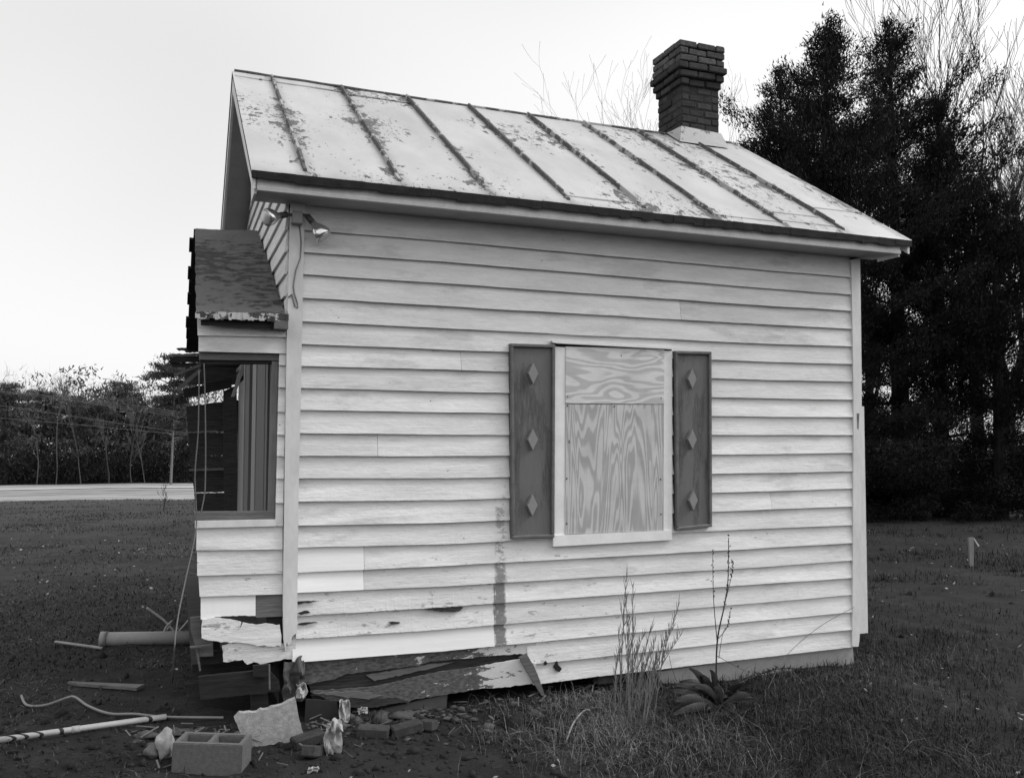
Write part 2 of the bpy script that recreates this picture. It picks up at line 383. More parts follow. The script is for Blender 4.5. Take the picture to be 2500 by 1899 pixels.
# ------------------------------------------------------------------ ground, road
def axis(lo, hi, c, fine, ratio):
    out = [c]
    for sgn in (1, -1):
        x = c; st = fine; k = 0
        while (x < hi) if sgn > 0 else (x > lo):
            k += 1; st = fine if k < 150 else st*ratio
            x += sgn*st; out.append(x)
    return np.array(sorted(out))
GX = axis(-420, 460, .8, .045, 1.06); GY = axis(-90, 700, -2.2, .045, 1.05)
X, Y = np.meshgrid(GX, GY); Z = ground(X, Y)
idx = np.arange(X.size).reshape(X.shape)
fq = np.stack([idx[:-1, :-1], idx[:-1, 1:], idx[1:, 1:], idx[1:, :-1]], -1).reshape(-1, 4)
gnd = fast('ground', np.stack([X, Y, Z], -1).reshape(-1, 3), fq, SOIL); gnd.data.shade_smooth(); tag(gnd, kind='structure')
rx = np.linspace(-140, 150, 120); rv = []; rf = []
for i, x in enumerate(rx):
    for k, yy in enumerate(np.linspace(70, 75, 5)):
        y2 = yy+.10*x; rv.append((x, y2, g(x, y2)+.05))
for i in range(len(rx)-1):
    for k in range(4): a = i*5+k; rf.append((a, a+5, a+6, a+1))
tag(mk('road', rv, rf, ROADM), kind='structure')

# ------------------------------------------------------------------ the house
HOUSE = thing('abandoned_house', (2.43, 2.1, -.05), 'small white clapboard house with metal roof and a torn-off left end', 'house')
WL, DEP = 4.86, 4.2
EZ, EY, RY, RZ = 3.54, -.35, 2.1, 5.13
SLP = (RZ-EZ)/(RY-EY)
def rz(y): return EZ+(y-EY)*SLP if y <= RY else EZ+(2*RY-EY-y)*SLP
XL, XR = -.277, 5.135
L = [562,616.2,670.5,727.1,784.8,840.2,893.6,947.1,1000.7,1056.7,1112.4,1167.1,1223.8,1281.7,1336,1397.1,1445.5,1503,1557.9,1614.5]
Mm = [589,639.5,692.6,747.9,801.9,853.8,902.4,956,1006.4,1061.4,1113.1,1166.7,1220.2,1275.7,1327.6,1380.5,1430,1481,1535,1587.6]
Nn = [661.2,705.2,748.1,793.3,840.5,883.8,927.9,972.9,1017,1061.7,1108.6,1153.8,1198.6,1242.6,1289,1336,1381.9,1422.9,1468.1,1511.4]
Rr = [677.9,720,759.5,803.6,845.7,889.3,932,976,1018.3,1061.7,1105.2,1150.2,1192.1,1236,1281.2,1324.5,1366.4,1409.3,1450.7,1493.1]
rows = []
for i in range(20):
    P = [at(742.6-.0175*(L[i]-566), L[i], -.024), at(1080, Mm[i], -.024), at(1880, Nn[i], -.024), at(2080, Rr[i], -.024)]
    rows.append(([p[0] for p in P], [p[2] for p in P]))
for pts in (((1302, 1619), (1440, 1605), (1880, 1556.2), (2080, 1535.5)), ((1302, 1670), (1440, 1652), (1880, 1601.4), (2080, 1578.3))):
    P = [at(a, b, -.024) for a, b in pts]; rows.append(([p[0] for p in P], [p[2] for p in P]))
def zrow(i, x):
    xs, zs = rows[i]
    if x < xs[0]: return zs[0]+(x-xs[0])*(zs[1]-zs[0])/(xs[1]-xs[0])
    if x > xs[-1]: return zs[-1]
    return float(np.interp(x, xs, zs))
# sheathing behind the boards; the boards are its pieces
wall = ibox('wall', .0, WL, .0, .09, .40, 3.44, mat=DWOOD, parent=HOUSE)
def xat(px, py): return at(px, py, -.024)[0]
BX0, BX1 = .085, 4.775
def row_piece(i, x0, x1, mat=CLAP, jag=0., yb=-.037):
    n = max(3, int((x1-x0)/(.035 if not jag else .012))); xs = np.linspace(x0, x1, n)
    zb = [zrow(i, x) for x in xs]
    zt = [3.43]*n if i == 0 else [zrow(i-1, x)+.022 for x in xs]
    return clap('clapboard', xs, zb, zt, mat, wall, jag=jag, yb=yb)
xj = xat(888, 1420); xb = xat(1206, 1560)
for i in range(22):
    if i in (15, 16):
        row_piece(i, BX0, xj-.001, CLAPN); row_piece(i, xj+.001, BX1)
    elif i in (17, 18):
        row_piece(i, BX0, xb, jag=.0022); row_piece(i, xb+.004, BX1)
    elif i == 19:
        row_piece(i, BX0-.02, xb, CLAPN, yb=-.044); row_piece(i, xb+.003, BX1)
    elif i in (20, 21):
        row_piece(i, xat(1288, 1640) if i == 20 else xat(1300, 1640), BX1, jag=.0012 if i == 21 else 0)
    elif i in (3, 6, 10, 13):
        xm = {3: 3.05, 6: 1.22, 10: .62, 13: 3.9}[i]; row_piece(i, BX0, xm-.0012); row_piece(i, xm+.0012, BX1, jag=.0004)
    else: row_piece(i, BX0, BX1, jag=.0008 if i > 11 else 0)
# torn lower boards on the left, hanging under the wall
def c4(pts): return [(640+a/2.765, 1350+b/2.765) for a, b in pts]
slab('torn_board', c4([(262, 690), (700, 660), (1110, 630), (1560, 590), (1840, 560), (1850, 640), (1800, 690), (1740, 678), (1500, 698), (1330, 712), (1120, 735), (1060, 755), (700, 800), (560, 818), (490, 850), (390, 868), (300, 885), (262, 875)]), -.014, .014, PEELW, wall, jag=.0018)
slab('torn_board', c4([(325, 935), (560, 915), (720, 905), (860, 880), (1000, 845), (1200, 800), (1440, 770), (1600, 740), (1745, 715), (1850, 745), (1838, 878), (1600, 908), (1480, 912), (1250, 952), (1000, 990), (985, 1020), (960, 995), (820, 1030), (640, 1042), (560, 1010), (430, 985)]), -.045, .016, PEELW, wall, jag=.0018)
slab('splintered_board', c4([(1735, 705), (1785, 678), (1835, 760), (1880, 870), (1912, 968), (1890, 962), (1830, 870), (1790, 800)]), -.075, .018, GWOOD, wall, jag=.001)
slab('ledger_strip', c4([(330, 965), (1050, 905), (1060, 930), (600, 985), (340, 985)]), -.028, .03, DWOOD, wall, jag=.001)
slab('sill_beam', c4([(300, 770), (1000, 690), (1850, 600), (1850, 730), (1200, 830), (700, 930), (340, 980)]), .012, .08, ROTTEN, wall, jag=.003)
slab('splintered_board', c4([(700, 820), (1150, 745), (1290, 735), (1180, 770), (900, 830), (760, 860)]), -.006, .012, GWOOD, wall, jag=.002)
slab('splintered_board', c4([(340, 945), (620, 930), (820, 960), (700, 985), (480, 960)]), -.062, .012, GWOOD, wall, jag=.003)
slab('splintered_board', c4([(560, 1000), (900, 975), (1000, 1000), (700, 1048), (600, 1040)]), -.058, .01, ROTTEN, wall, jag=.003)
# corner boards
cb = slab('corner_board', [(708.6, 551), (711, 484), (746, 486), (742.6, 566), (737, 840), (728.8, 1231), (725.2, 1545), (714, 1552), (709, 1572), (704, 1576), (700, 1567), (697, 1590), (692, 1560), (690.7, 1478), (700, 837)], -.046, .046, TRIM, HOUSE)
ibox('corner_board', 0, .02, .0, .10, .45, 3.44, mat=TRIM, parent=HOUSE)
slab('corner_board', [(2078.5, 634), (2100, 631), (2103.8, 917), (2103.8, 1080), (2102, 1494), (2098, 1566), (2096, 1578), (2081, 1577), (2083, 1277), (2084, 1063), (2083.6, 917)], -.043, .043, TRIM, HOUSE)
p = at(2104, 992, .0); q = at(2104, 1545, 0.)
ibox('side_corner_board', WL-.05, at(2111.5, 1250, .0)[0], -.012, .09, q[2], p[2], mat=TRIM, parent=HOUSE)
# gables
def gable(x0, x1, parent):
    return prism_x('gable_wall', [(.0905, .40), (DEP-.0905, .40), (DEP-.0905, rz(DEP)-.10), (RY, RZ-.10), (.0905, rz(0)-.04)], x0, x1, DWOOD, parent)
gl = gable(0, .09, HOUSE); gr_ = gable(WL-.09, WL, HOUSE)
ibox('back_wall', 0, WL, DEP-.09, DEP, .35, 3.44, mat=CLAP, parent=HOUSE)
for side, gw in ((-1, gl), (1, gr_)):
    z = 2.35 if side < 0 else .42
    while z < RZ-.3:
        zt = z+.170
        y0 = EY+(zt-EZ+.08)/SLP; y0 = max(y0, -.0005 if side < 0 else .02); y1 = 2*RY-y0
        if y1-y0 < .2: break
        x = 0 if side < 0 else WL
        v = []
        for y in (y0, y1): v += [(x+side*.026, y, z), (x+side*.004, y, zt), (x, y, zt), (x, y, z+.003)]
        fixn(mk('clapboard', v, [(0, 4, 5, 1), (1, 5, 6, 2), (2, 6, 7, 3), (3, 7, 4, 0), (0, 1, 2, 3), (4, 7, 6, 5)], CLAPY, gw)); z += .150
ibox('floor', .09, WL-.09, .0905, DEP-.0905, .42, .52, mat=DWOOD, parent=HOUSE)
ibox('attic_floor', .0905, WL-.0905, .0905, DEP-.0905, 3.30, 3.36, mat=DWOOD, parent=HOUSE)
# eaves
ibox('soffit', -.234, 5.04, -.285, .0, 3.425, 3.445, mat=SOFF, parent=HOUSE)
prism_x('fascia', [(-.286, 3.418), (-.318, 3.418), (-.322, 3.440), (-.312, 3.452), (-.306, 3.475), (-.312, 3.497), (-.330, 3.512), (-.286, 3.512)], -.236, 5.042, TRIM, HOUSE)
for x0 in (-.252, 5.043):
    prism_x('cornice_end', [(-.29, 3.40), (-.05, 3.40), (.0, rz(0)-.07), (-.29, 3.50)], x0, x0+.015, TRIM, HOUSE)
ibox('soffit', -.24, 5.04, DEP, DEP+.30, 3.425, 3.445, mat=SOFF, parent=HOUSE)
ibox('fascia', -.24, 5.04, DEP+.301, DEP+.325, 3.415, 3.52, mat=TRIM, parent=HOUSE)
for x0, x1 in ((XL+.008, XL+.030), (XR-.030, XR-.008)):
    for a, b in ((EY+.02, RY), (RY, 2*RY-EY-.02)):
        ya, yb = a, b
        prism_x('barge_board', [(ya, rz(ya)-.05), (yb, rz(yb)-.05), (yb, rz(yb)-.19), (ya, rz(ya)-.19+.06*(1 if ya < RY and ya < 0 else 0))], x0, x1, TRIM, HOUSE)
for x0, x1 in ((XL+.031, -.001), (WL+.001, XR-.031)):
    for ya, yb in ((.0, RY-.001), (RY+.001, DEP)):
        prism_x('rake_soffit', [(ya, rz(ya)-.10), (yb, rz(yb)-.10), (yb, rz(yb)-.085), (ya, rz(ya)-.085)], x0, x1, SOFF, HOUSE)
# roof: deck, pans between the seams, seams, eave edge
roof = prism_x('roof', [(EY+.012, rz(EY)-.052), (EY+.012, rz(EY)-.020), (RY, RZ-.034), (2*RY-EY-.012, rz(EY)-.020), (2*RY-EY-.012, rz(EY)-.052), (RY, RZ-.055)], XL+.006, XR-.006, EDGE, HOUSE)
SX = [.066+.628*k for k in range(8)]
bounds = [XL]+SX+[XR]
def pan(x0, x1, side, name='roof_panel'):
    nx, ny = 9, 26; v = []; f = []
    for j in range(ny):
        for i in range(nx):
            x = x0+(x1-x0)*i/(nx-1); s = j/(ny-1); y = EY+(RY-EY)*s
            h = .004*mnoise.noise(Vector((x*2.3, y*1.1, 5)))+.003*mnoise.noise(Vector((x*7, y*3, 2)))
            if j == 0: h = -.004+.006*mnoise.noise(Vector((x*9, 1, 1)))
            zz = rz(y)+h-.006*math.sin(math.pi*(x+.3)/5.4)*s*2
            v.append((x, y if side < 0 else 2*RY-y, zz))
    for j in range(ny-1):
        for i in range(nx-1): a = j*nx+i; f.append((a, a+1, a+nx+1, a+nx) if side < 0 else (a, a+nx, a+nx+1, a+1))
    n0 = len(v); 
    for i in range(nx): q = v[i]; v.append((q[0], q[1], q[2]-.012))
    for i in range(nx-1): f.append((i, n0+i, n0+i+1, i+1))
    return mk(name, v, f, ROOF, roof, True)
for i in range(9):
    pan(bounds[i]+.0006, bounds[i+1]-.0006, -1); pan(bounds[i]+.0006, bounds[i+1]-.0006, 1)
for x in SX:
    for sgn in (-1, 1):
        mb = MB(); pts = []
        for k in range(22):
            s = .025+.955*k/21; y = EY+(RY-EY)*s; pts.append((x+.004*mnoise.noise(Vector((x, y*2, 4))), y if sgn < 0 else 2*RY-y, rz(y)))
        w0 = .015
        for k in range(21):
            a, b = pts[k], pts[k+1]; h = .034+.004*mnoise.noise(Vector((x, k*.7, 8)))
            if k == 0: h *= .5
            mb.prism([(a[0]-w0, a[1], a[2]-.01), (a[0]+w0, a[1], a[2]-.01), (a[0]+w0*.6, a[1], a[2]+h), (a[0]-w0*.6, a[1], a[2]+h)],
                     [(b[0]-w0, b[1]-.0004, b[2]-.01), (b[0]+w0, b[1]-.0004, b[2]-.01), (b[0]+w0*.6, b[1]-.0004, b[2]+h), (b[0]-w0*.6, b[1]-.0004, b[2]+h)])
        fixn(mb.build('seam', SEAM, roof))
# cross laps between pans
for x0, x1, s in ((XL+.02, .066, .93), (.07, .69, .925), (1.95, 2.56, .055), (3.84, 4.45, .045), (4.46, 5.1, .22), (3.22, 3.8, .03), (3.9, 4.4, .12), (.70, 1.31, .90)):
    y = EY+(RY-EY)*s; zz = rz(y)
    fixn(MB().prism([(x0, y-.004, zz-.003), (x0, y+.03, zz+.02), (x0, y-.004, zz+.007)], [(x1, y-.004, zz-.003), (x1, y+.03, zz+.02), (x1, y-.004, zz+.007)]).build('roof_lap', ROOF, roof))
mb = MB(); pts = [(XL+.02+(XR-XL-.04)*k/40, RY, RZ+.004+.004*mnoise.noise(Vector((k*.5, 0, 0)))-.006*math.sin(math.pi*k/40)*2) for k in range(41)]
mb.tube(pts, [.016+.003*mnoise.noise(Vector((k*.9, 3, 0))) for k in range(41)], 7); mb.build('ridge_roll', SEAM, roof, True)
mb = MB()
for k in range(60):
    xa = XL+.004+(XR-XL-.008)*k/60; xb_ = XL+.004+(XR-XL-.008)*(k+1)/60; h = .046+.014*random.random()
    mb.box(xa, xb_, EY-.006+.003*random.random(), EY+.010, EZ-.008-h, EZ-.006-.003*random.random())
fixn(mb.build('eave_edge', EDGE, roof))

# chimney of single bricks
chim = ibox('chimney', 4.298, 4.759, 1.912, 2.388, 4.70, 6.075, mat=MORT, parent=HOUSE)
def brick_mesh(l, wd, h):
    mb = MB().box(-l/2, l/2, -wd/2, wd/2, -h/2, h/2); me = bpy.data.meshes.new('brick')
    me.from_pydata(mb.v, [], mb.f); bm = bmesh.new(); bm.from_mesh(me)
    bmesh.ops.recalc_face_normals(bm, faces=bm.faces[:]); bmesh.ops.bevel(bm, geom=bm.edges[:], offset=.009, segments=1, affect='EDGES')
    bm.to_mesh(me); bm.free(); return me
BH = .066; courses = 15; c0 = 4.93; cs = .0805
me_cache = {}
def bm_(l, mat):
    k = (round(l, 3), mat.name)
    if k not in me_cache: me = brick_mesh(l, .095, BH); me.materials.append(mat); me_cache[k] = me
    return me_cache[k]
CX, CY, HW, HD = 4.5285, 2.15, .238, .245
for c in range(courses):
    z = c0+c*cs
    if c in (9,): e = .022
    elif c in (10,): e = .044
    elif c in (11,): e = .066
    elif c in (12, 13, 14): e = .046 - .0
    else: e = .0
    mat = CAPB if c >= 12 else BRICK
    hw, hd = HW+e, HD+e
    for side in range(4):
        ln = 2*hw if side % 2 == 0 else 2*hd
        # stretchers run past one corner, each course the other way
        n = 2; half = (c % 2)
        segs = [.5, 1, 1] if half else [1, 1, .5]
        tot = sum(segs); x = 0
        for sg in segs:
            l = ln*sg/tot-.012; cxx = x+ln*sg/tot/2; x += ln*sg/tot
            t = cxx-ln/2
            if side == 0: loc = (CX+t, CY-hd+.0475, z); rzv = 0
            elif side == 1: loc = (CX+hw-.0475, CY+t, z); rzv = math.pi/2
            elif side == 2: loc = (CX-t, CY+hd-.0475, z); rzv = math.pi
            else: loc = (CX-hw+.0475, CY-t, z); rzv = -math.pi/2
            wmx = Matrix.Translation(Vector(loc)+Vector((random.gauss(0, .004), random.gauss(0, .004), random.gauss(0, .0035)+(.004*math.sin(side) if c else 0)))) @ Matrix.Rotation(rzv+random.gauss(0, .008), 4, 'Z') @ Matrix.Rotation(random.gauss(0, .012), 4, 'Y')
            link('brick', bm_(l, mat), None, chim, wmx)
def skirt(name, top, bot, mat, parent):
    mb = MB(); mb.prism(bot, top); return fixn(mb.build(name, mat, parent))
fz = lambda y: rz(y)+.012
yf, yb2, xl_, xr_ = CY-HD-.012, CY+HD+.012, CX-HW-.012, CX+HW+.012
fx0, fx1, fy0, fy1 = xl_-.06, xr_+.05, yf-.07, yb2+.07
flv = [(xl_, yf, 5.16), (xr_, yf, 5.14), (xr_, yb2, 5.14), (xl_, yb2, 5.16), (fx0, fy0, fz(fy0)), (fx1, fy0, fz(fy0)), (fx1, fy1, fz(fy1)), (fx0, fy1, fz(fy1)), (fx1, RY, fz(RY)), (fx0, RY, fz(RY)), (xl_, RY, 5.17), (xr_, RY, 5.15)]
fixn(mk('flashing', flv, [(0, 1, 5, 4), (1, 11, 8, 5), (11, 2, 6, 8), (2, 3, 7, 6), (3, 10, 9, 7), (10, 0, 4, 9)], FLASH, chim))

# foundation
slab('stucco_skirt', [(1604, 1640), (1640, 1634), (1800, 1612), (2082, 1572), (2088, 1680), (1800, 1740), (1660, 1720), (1650, 1692), (1632, 1678), (1616, 1664)], .012, .08, STUC, HOUSE)
for x0, x1, y0, y1 in ((0.02, .1, .3, DEP), (WL-.10, WL-.02, .1, DEP), (.1, WL-.1, DEP-.12, DEP-.02)):
    ibox('foundation_wall', x0, x1, y0, y1, -.45, .40, mat=MORT, parent=HOUSE)
pier = ibox('brick_pier', at(1468, 1690, .1)[0], at(1600, 1690, .1)[0], .055, .34, -.35, at(1530, 1630, .1)[2]+.02, mat=MORT, parent=HOUSE)
for r_ in range(6):
    for k in range(-1, 4):
        x0 = at(1468, 1690, .1)[0]; x = x0+.105+k*.215+(.105 if r_ % 2 else 0)-.1
        if x+.1 > at(1600, 1690, .1)[0] or x < x0-.02: continue
        link('brick', bm_(.198, RBRICK), None, pier, Matrix.Translation((x+.02, .06, at(1530, 1645, .05)[2]-.02-r_*.078+random.gauss(0, .003))) @ Matrix.Rotation(random.gauss(0, .02), 4, 'Z'))

for poly in ([(1352, 1628), (1357, 1618), (1360, 1612), (1363, 1622), (1372, 1632), (1366, 1640), (1357, 1636)], [(1328, 1616), (1334, 1613), (1336, 1620), (1331, 1624)]):
    slab('chipped_hole', poly, -.0405, .012, DWOOD, wall)
for poly in ([(1035, 1487), (1080, 1483), (1124, 1480), (1131, 1484), (1121, 1491), (1104, 1493), (1078, 1491)], [(726, 1468), (760, 1466), (775, 1467), (745, 1472), (727, 1474)], [(728, 1521), (770, 1517), (776, 1519), (745, 1525), (729, 1526)], [(950, 1519), (975, 1517), (978, 1521), (955, 1523)], [(727, 1495), (752, 1491), (757, 1495), (735, 1500)]):
    slab('bare_patch', poly, -.0412, .010, ROTTEN, wall, jag=.002)
slab('scar', [(2092, 1009), (2098, 1009), (2097, 1030), (2096, 1048), (2094, 1046), (2093, 1026)], -.0455, .004, GWOOD, HOUSE)
# ------------------------------------------------------------------ boarded window and shutters
win = slab('window', [(1355, 836), (1640, 850), (1641, 1300), (1352, 1312)], -.030, .05, DWOOD, HOUSE)
slab('casing', [(1355, 846), (1381, 848), (1379, 1306), (1352, 1308)], -.046, .040, BRIGHT, win)
slab('casing', [(1621, 856), (1641, 857), (1641, 1298), (1620, 1297)], -.046, .040, BRIGHT, win)
slab('casing', [(1381.5, 846), (1620.5, 853), (1620.5, 862), (1381.5, 858)], -.044, .036, BRIGHT, win)
slab('drip_cap', [(1348, 832), (1349, 836), (1362, 838), (1642, 852.5), (1645, 849), (1350, 829.5)], -.075, .06, BRIGHT, win)
slab('window_sill', [(1351, 1307), (1641, 1294), (1641, 1317.5), (1351, 1334)], -.060, .055, BRIGHT, win)
slab('plywood_sheet', [(1382, 850), (1622, 854), (1620.5, 986), (1500, 985.5), (1381, 984)], -.054, .012, PLYH, win)
slab('plywood_sheet', [(1381, 986), (1500, 987), (1620, 987), (1620, 1294), (1379.5, 1304)], -.050, .012, PLYV, win)
for px, py in ((1386, 968), (1614, 972), (1517, 868), (1386, 990), (1384, 1168), (1384, 1278), (1614, 1255), (1613, 1170), (1500, 992)):
    c = at(px, py, -.0555); MB().tube([c, c+np.array([0, .004, 0])], .0055, 8).build('screw', DWOOD, win)
def shutter(P, dia, label):
    sh = slab('shutter', P, -.050, .024, SHUT, HOUSE)
    Q = [at(a, b, -.050) for a, b in P]
    for k in range(4):
        a, b = Q[k], Q[(k+1) % 4]; d = (b-a)/np.linalg.norm(b-a); nrm = np.array([-d[2], 0, d[0]]); cen = sum(Q)/4
        if np.dot(cen-a, nrm) < 0: nrm = -nrm
        w2 = .024; off = nrm*w2
        if k % 2: a2, b2 = a+d*.0245, b-d*.0245
        else: a2, b2 = a, b
        y0 = -.076
        fixn(MB().prism([(a2[0], y0, a2[2]), (b2[0], y0, b2[2]), ((b2+off)[0], y0, (b2+off)[2]), ((a2+off)[0], y0, (a2+off)[2])],
                        [(a2[0], -.02, a2[2]), (b2[0], -.02, b2[2]), ((b2+off)[0], -.02, (b2+off)[2]), ((a2+off)[0], -.02, (a2+off)[2])]).build('shutter_frame', SHUTF, sh, bevel=.005))
    for (px, py) in dia:
        c = at(px, py, -.085); hw, hh = .040, .080
        fixn(MB().prism([(c[0]-hw, c[1], c[2]), (c[0], c[1], c[2]-hh), (c[0]+hw, c[1], c[2]), (c[0], c[1], c[2]+hh)],
                   [(c[0]-hw, -.049, c[2]), (c[0], -.049, c[2]-hh), (c[0]+hw, -.049, c[2]), (c[0], -.049, c[2]+hh)]).build('diamond', DIAM, sh, bevel=.003))
    sh['label'] = label
def c6(pts): return [(1180+a/2.8, 780+b/2.8) for a, b in pts]
shutter([(1244, 839), (1353, 842), (1351, 1311), (1247, 1315)], c6([(342, 368), (340, 821), (337, 1271)]), 'grey shutter with three diamonds left of the boarded window')
shutter([(1645, 857), (1733.6, 859), (1735, 1285), (1648, 1294)], c6([(1430, 405), (1431, 820), (1438, 1236)]), 'grey shutter with three diamonds right of the boarded window')

# ------------------------------------------------------------------ the torn-off end: wall strip, roof strip, what stands behind
AX = -.60
annex = slab('annex_wall', [(492, 776), (697, 774), (697, 862), (486, 860)], .0, .06, DWOOD, HOUSE)
slab('annex_stud', [(486, 1262), (690, 1262), (690, 1600), (655, 1600), (650, 1500), (492, 1500)], .004, .05, DWOOD, annex)
slab('annex_stud', [(683, 862), (697, 862), (690, 1262), (676, 1262)], .004, .05, DWOOD, annex)
def aboard(tl, tr, br, bl, mat=CLAP, jag=0., endjag=0., bot=None, yb=-.030):
    TL, TR, BR, BL = at(*tl, -.008), at(*tr, -.008), at(*br, yb), at(*bl, yb)
    n = max(4, int((BR[0]-BL[0])/.012)); v = []
    xs = np.linspace(0, 1, n)
    bp = None
    if bot: bp = [at(a, b, yb) for a, b in bot]
    f = []
    for t in xs:
        b = BL+(BR-BL)*t; tt = TL+(TR-TL)*t
        if bp is not None: b = np.array([b[0], b[1], np.interp(b[0], [q[0] for q in bp], [q[2] for q in bp])])
        b[2] += jag*(random.random()-.3)
        if t == 0: b[0] -= endjag; tt[0] += endjag*random.random()
        v += [tuple(b), (tt[0], -.008, tt[2]), (tt[0], .003, tt[2]), (b[0], .003, b[2]+.003)]
    for i in range(n-1):
        a, c = 4*i, 4*i+4
        f += [(a, c, c+1, a+1), (a+1, c+1, c+2, a+2), (a+2, c+2, c+3, a+3), (a+3, c+3, c, a)]
    f += [(0, 1, 2, 3), (4*n-4, 4*n-1, 4*n-2, 4*n-3)]
    return fixn(mk('clapboard', v, f, mat, annex))
aboard((481, 776), (699, 773), (699, 823), (484, 819), endjag=.003)
aboard((484, 815), (699, 818), (699, 863), (486, 858), endjag=.003)
prev = 858
for b in (892, 946, 1006, 1062, 1113.6, 1169, 1228, 1284):
    fx = lambda y: (682-(y-863)*.0225, 698.5-(y-863)*.0183)
    aboard((fx(prev)[0], prev-5), (fx(prev)[1], prev-5), (fx(b)[1], b), (fx(b)[0], b-1)); prev = b
slab('window_sill', [(476, 1272), (674, 1268), (674, 1284), (476, 1289)], -.034, .05, TRIM, annex)
aboard((480, 1284), (690, 1281), (690, 1341), (481, 1343), endjag=.004)
aboard((481, 1338), (690, 1336), (690, 1399), (484, 1405), endjag=.006)
aboard((483, 1400), (690, 1394), (690, 1450), (490, 1456), endjag=.006)
aboard((490, 1451), (624, 1447), (624, 1505), (491, 1513), CLAPN, .004, .002, bot=[(491, 1513), (515, 1510), (525, 1505), (580, 1503), (624, 1503)])
aboard((625, 1446), (690, 1444), (690, 1504), (625, 1507), GWOOD)
def c7(pts): return [(440+a/6.46, 1480+b/6.46) for a, b in pts]
slab('broken_clapboard', c7([(345, 200), (560, 175), (780, 210), (960, 240), (945, 340), (985, 250), (1200, 290), (1350, 270), (1570, 290), (1575, 350), (1600, 470), (1590, 625), (1270, 615), (1100, 590), (960, 570), (640, 555), (510, 535), (330, 510)]), -.040, .012, CLAP, annex, jag=.0028)
slab('broken_clapboard', c7([(665, 625), (900, 570), (1270, 560), (1600, 590), (1820, 500), (1835, 850), (1640, 830), (1520, 870), (1400, 880), (1260, 915), (1170, 880), (1060, 915), (985, 840), (680, 880)]), -.026, .012, CLAP, annex, jag=.0035)
slab('annex_sill_beam', c7([(300, 720), (660, 700), (660, 900), (320, 920)]), .09, .09, DWOOD, annex)
slab('floor_framing', c7([(155, 180), (345, 165), (330, 330), (520, 560), (520, 780), (300, 800), (240, 640), (165, 380)]), .05, .04, GWOOD, annex, jag=.0012)
slab('floor_framing', c7([(150, 640), (500, 590), (500, 615), (170, 660)]), -.02, .03, GWOOD, annex)
slab('floor_framing', c7([(235, 640), (270, 650), (330, 1010), (300, 1020)]), .02, .03, GWOOD, annex)
slab('floor_framing', c7([(500, 540), (620, 540), (660, 900), (500, 900)]), .14, .05, DWOOD, annex)
# window frame of the torn wall
slab('window_frame', [(486, 859), (682, 863), (680, 880), (487, 878)], .004, .07, GWOOD, annex)
slab('window_frame', [(488, 879), (668, 881), (666, 888), (490, 890)], .02, .05, DWOOD, annex)
slab('window_frame', [(664, 882), (679, 882), (673, 1262), (655, 1262)], .006, .07, GWOODV, annex)
slab('window_frame', [(474, 1250), (674, 1248), (674, 1267), (476, 1271)], -.006, .07, GWOOD, annex)
# inside face of the old gable: panels, door and casing standing one behind another
def inner(name, px0, px1, z0, z1, mat, th=.02):
    ya = atX(px0, 1050, -.03)[1]; yb = atX(px1, 1050, -.03)[1]
    return fixn(MB().box(-.03-th, -.03, min(ya, yb), max(ya, yb), z0, z1).build(name, mat, annex))
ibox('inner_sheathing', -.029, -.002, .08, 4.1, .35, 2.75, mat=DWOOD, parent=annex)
inner('wall_panel', 629, 655, .55, 2.72, PANW, .010)
inner('panel_strip', 619, 628, .55, 2.72, PANL, .016)
inner('door_casing', 606, 615.5, .55, 2.70, PANW, .03)
inner('door_casing', 602, 605, .55, 2.66, PANL, .036)
inner('door', 583, 601.5, .5, 2.42, PANL, .012)
inner('door_head', 578, 601.5, 2.45, 2.52, PANW, .04)
inner('door_head', 578, 601.5, 2.54, 2.58, PANL, .04)
ibox('cable_trim', -.045, -.03, atX(650, 1050, -.03)[1], atX(648, 1050, -.03)[1], .5, 2.7, mat=PANW, parent=annex)
slab('rafter', [(590, 890), (600, 890), (573, 968), (565, 968)], 3.0, .05, PANL, annex)
# back wall of the annex, dark planks with a gap of daylight
BW = 4.05
def bplank(poly, mat=ROTTEN, Y=BW, th=.03): slab('plank', poly, Y, th, mat, annex, jag=.002)
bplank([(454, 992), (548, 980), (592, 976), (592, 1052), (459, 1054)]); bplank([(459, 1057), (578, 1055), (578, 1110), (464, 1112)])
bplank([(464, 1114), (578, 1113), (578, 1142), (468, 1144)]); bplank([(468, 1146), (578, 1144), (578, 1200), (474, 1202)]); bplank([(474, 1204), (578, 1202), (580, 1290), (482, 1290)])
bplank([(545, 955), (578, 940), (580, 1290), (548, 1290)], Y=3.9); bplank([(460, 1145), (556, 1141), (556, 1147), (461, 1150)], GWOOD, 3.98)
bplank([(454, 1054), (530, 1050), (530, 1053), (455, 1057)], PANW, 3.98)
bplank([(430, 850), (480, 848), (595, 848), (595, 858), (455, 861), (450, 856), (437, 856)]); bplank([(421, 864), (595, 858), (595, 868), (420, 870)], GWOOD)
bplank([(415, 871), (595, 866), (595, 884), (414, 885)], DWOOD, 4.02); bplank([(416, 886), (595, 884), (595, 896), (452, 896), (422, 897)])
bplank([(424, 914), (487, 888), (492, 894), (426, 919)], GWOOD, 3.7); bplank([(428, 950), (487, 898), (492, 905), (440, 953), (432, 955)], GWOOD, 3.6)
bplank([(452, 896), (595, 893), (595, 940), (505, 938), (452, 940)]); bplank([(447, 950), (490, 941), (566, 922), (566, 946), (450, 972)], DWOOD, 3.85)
ibox('annex_floor', AX+.05, -.03, .2, 4.0, .30, .36, mat=DWOOD, parent=annex)
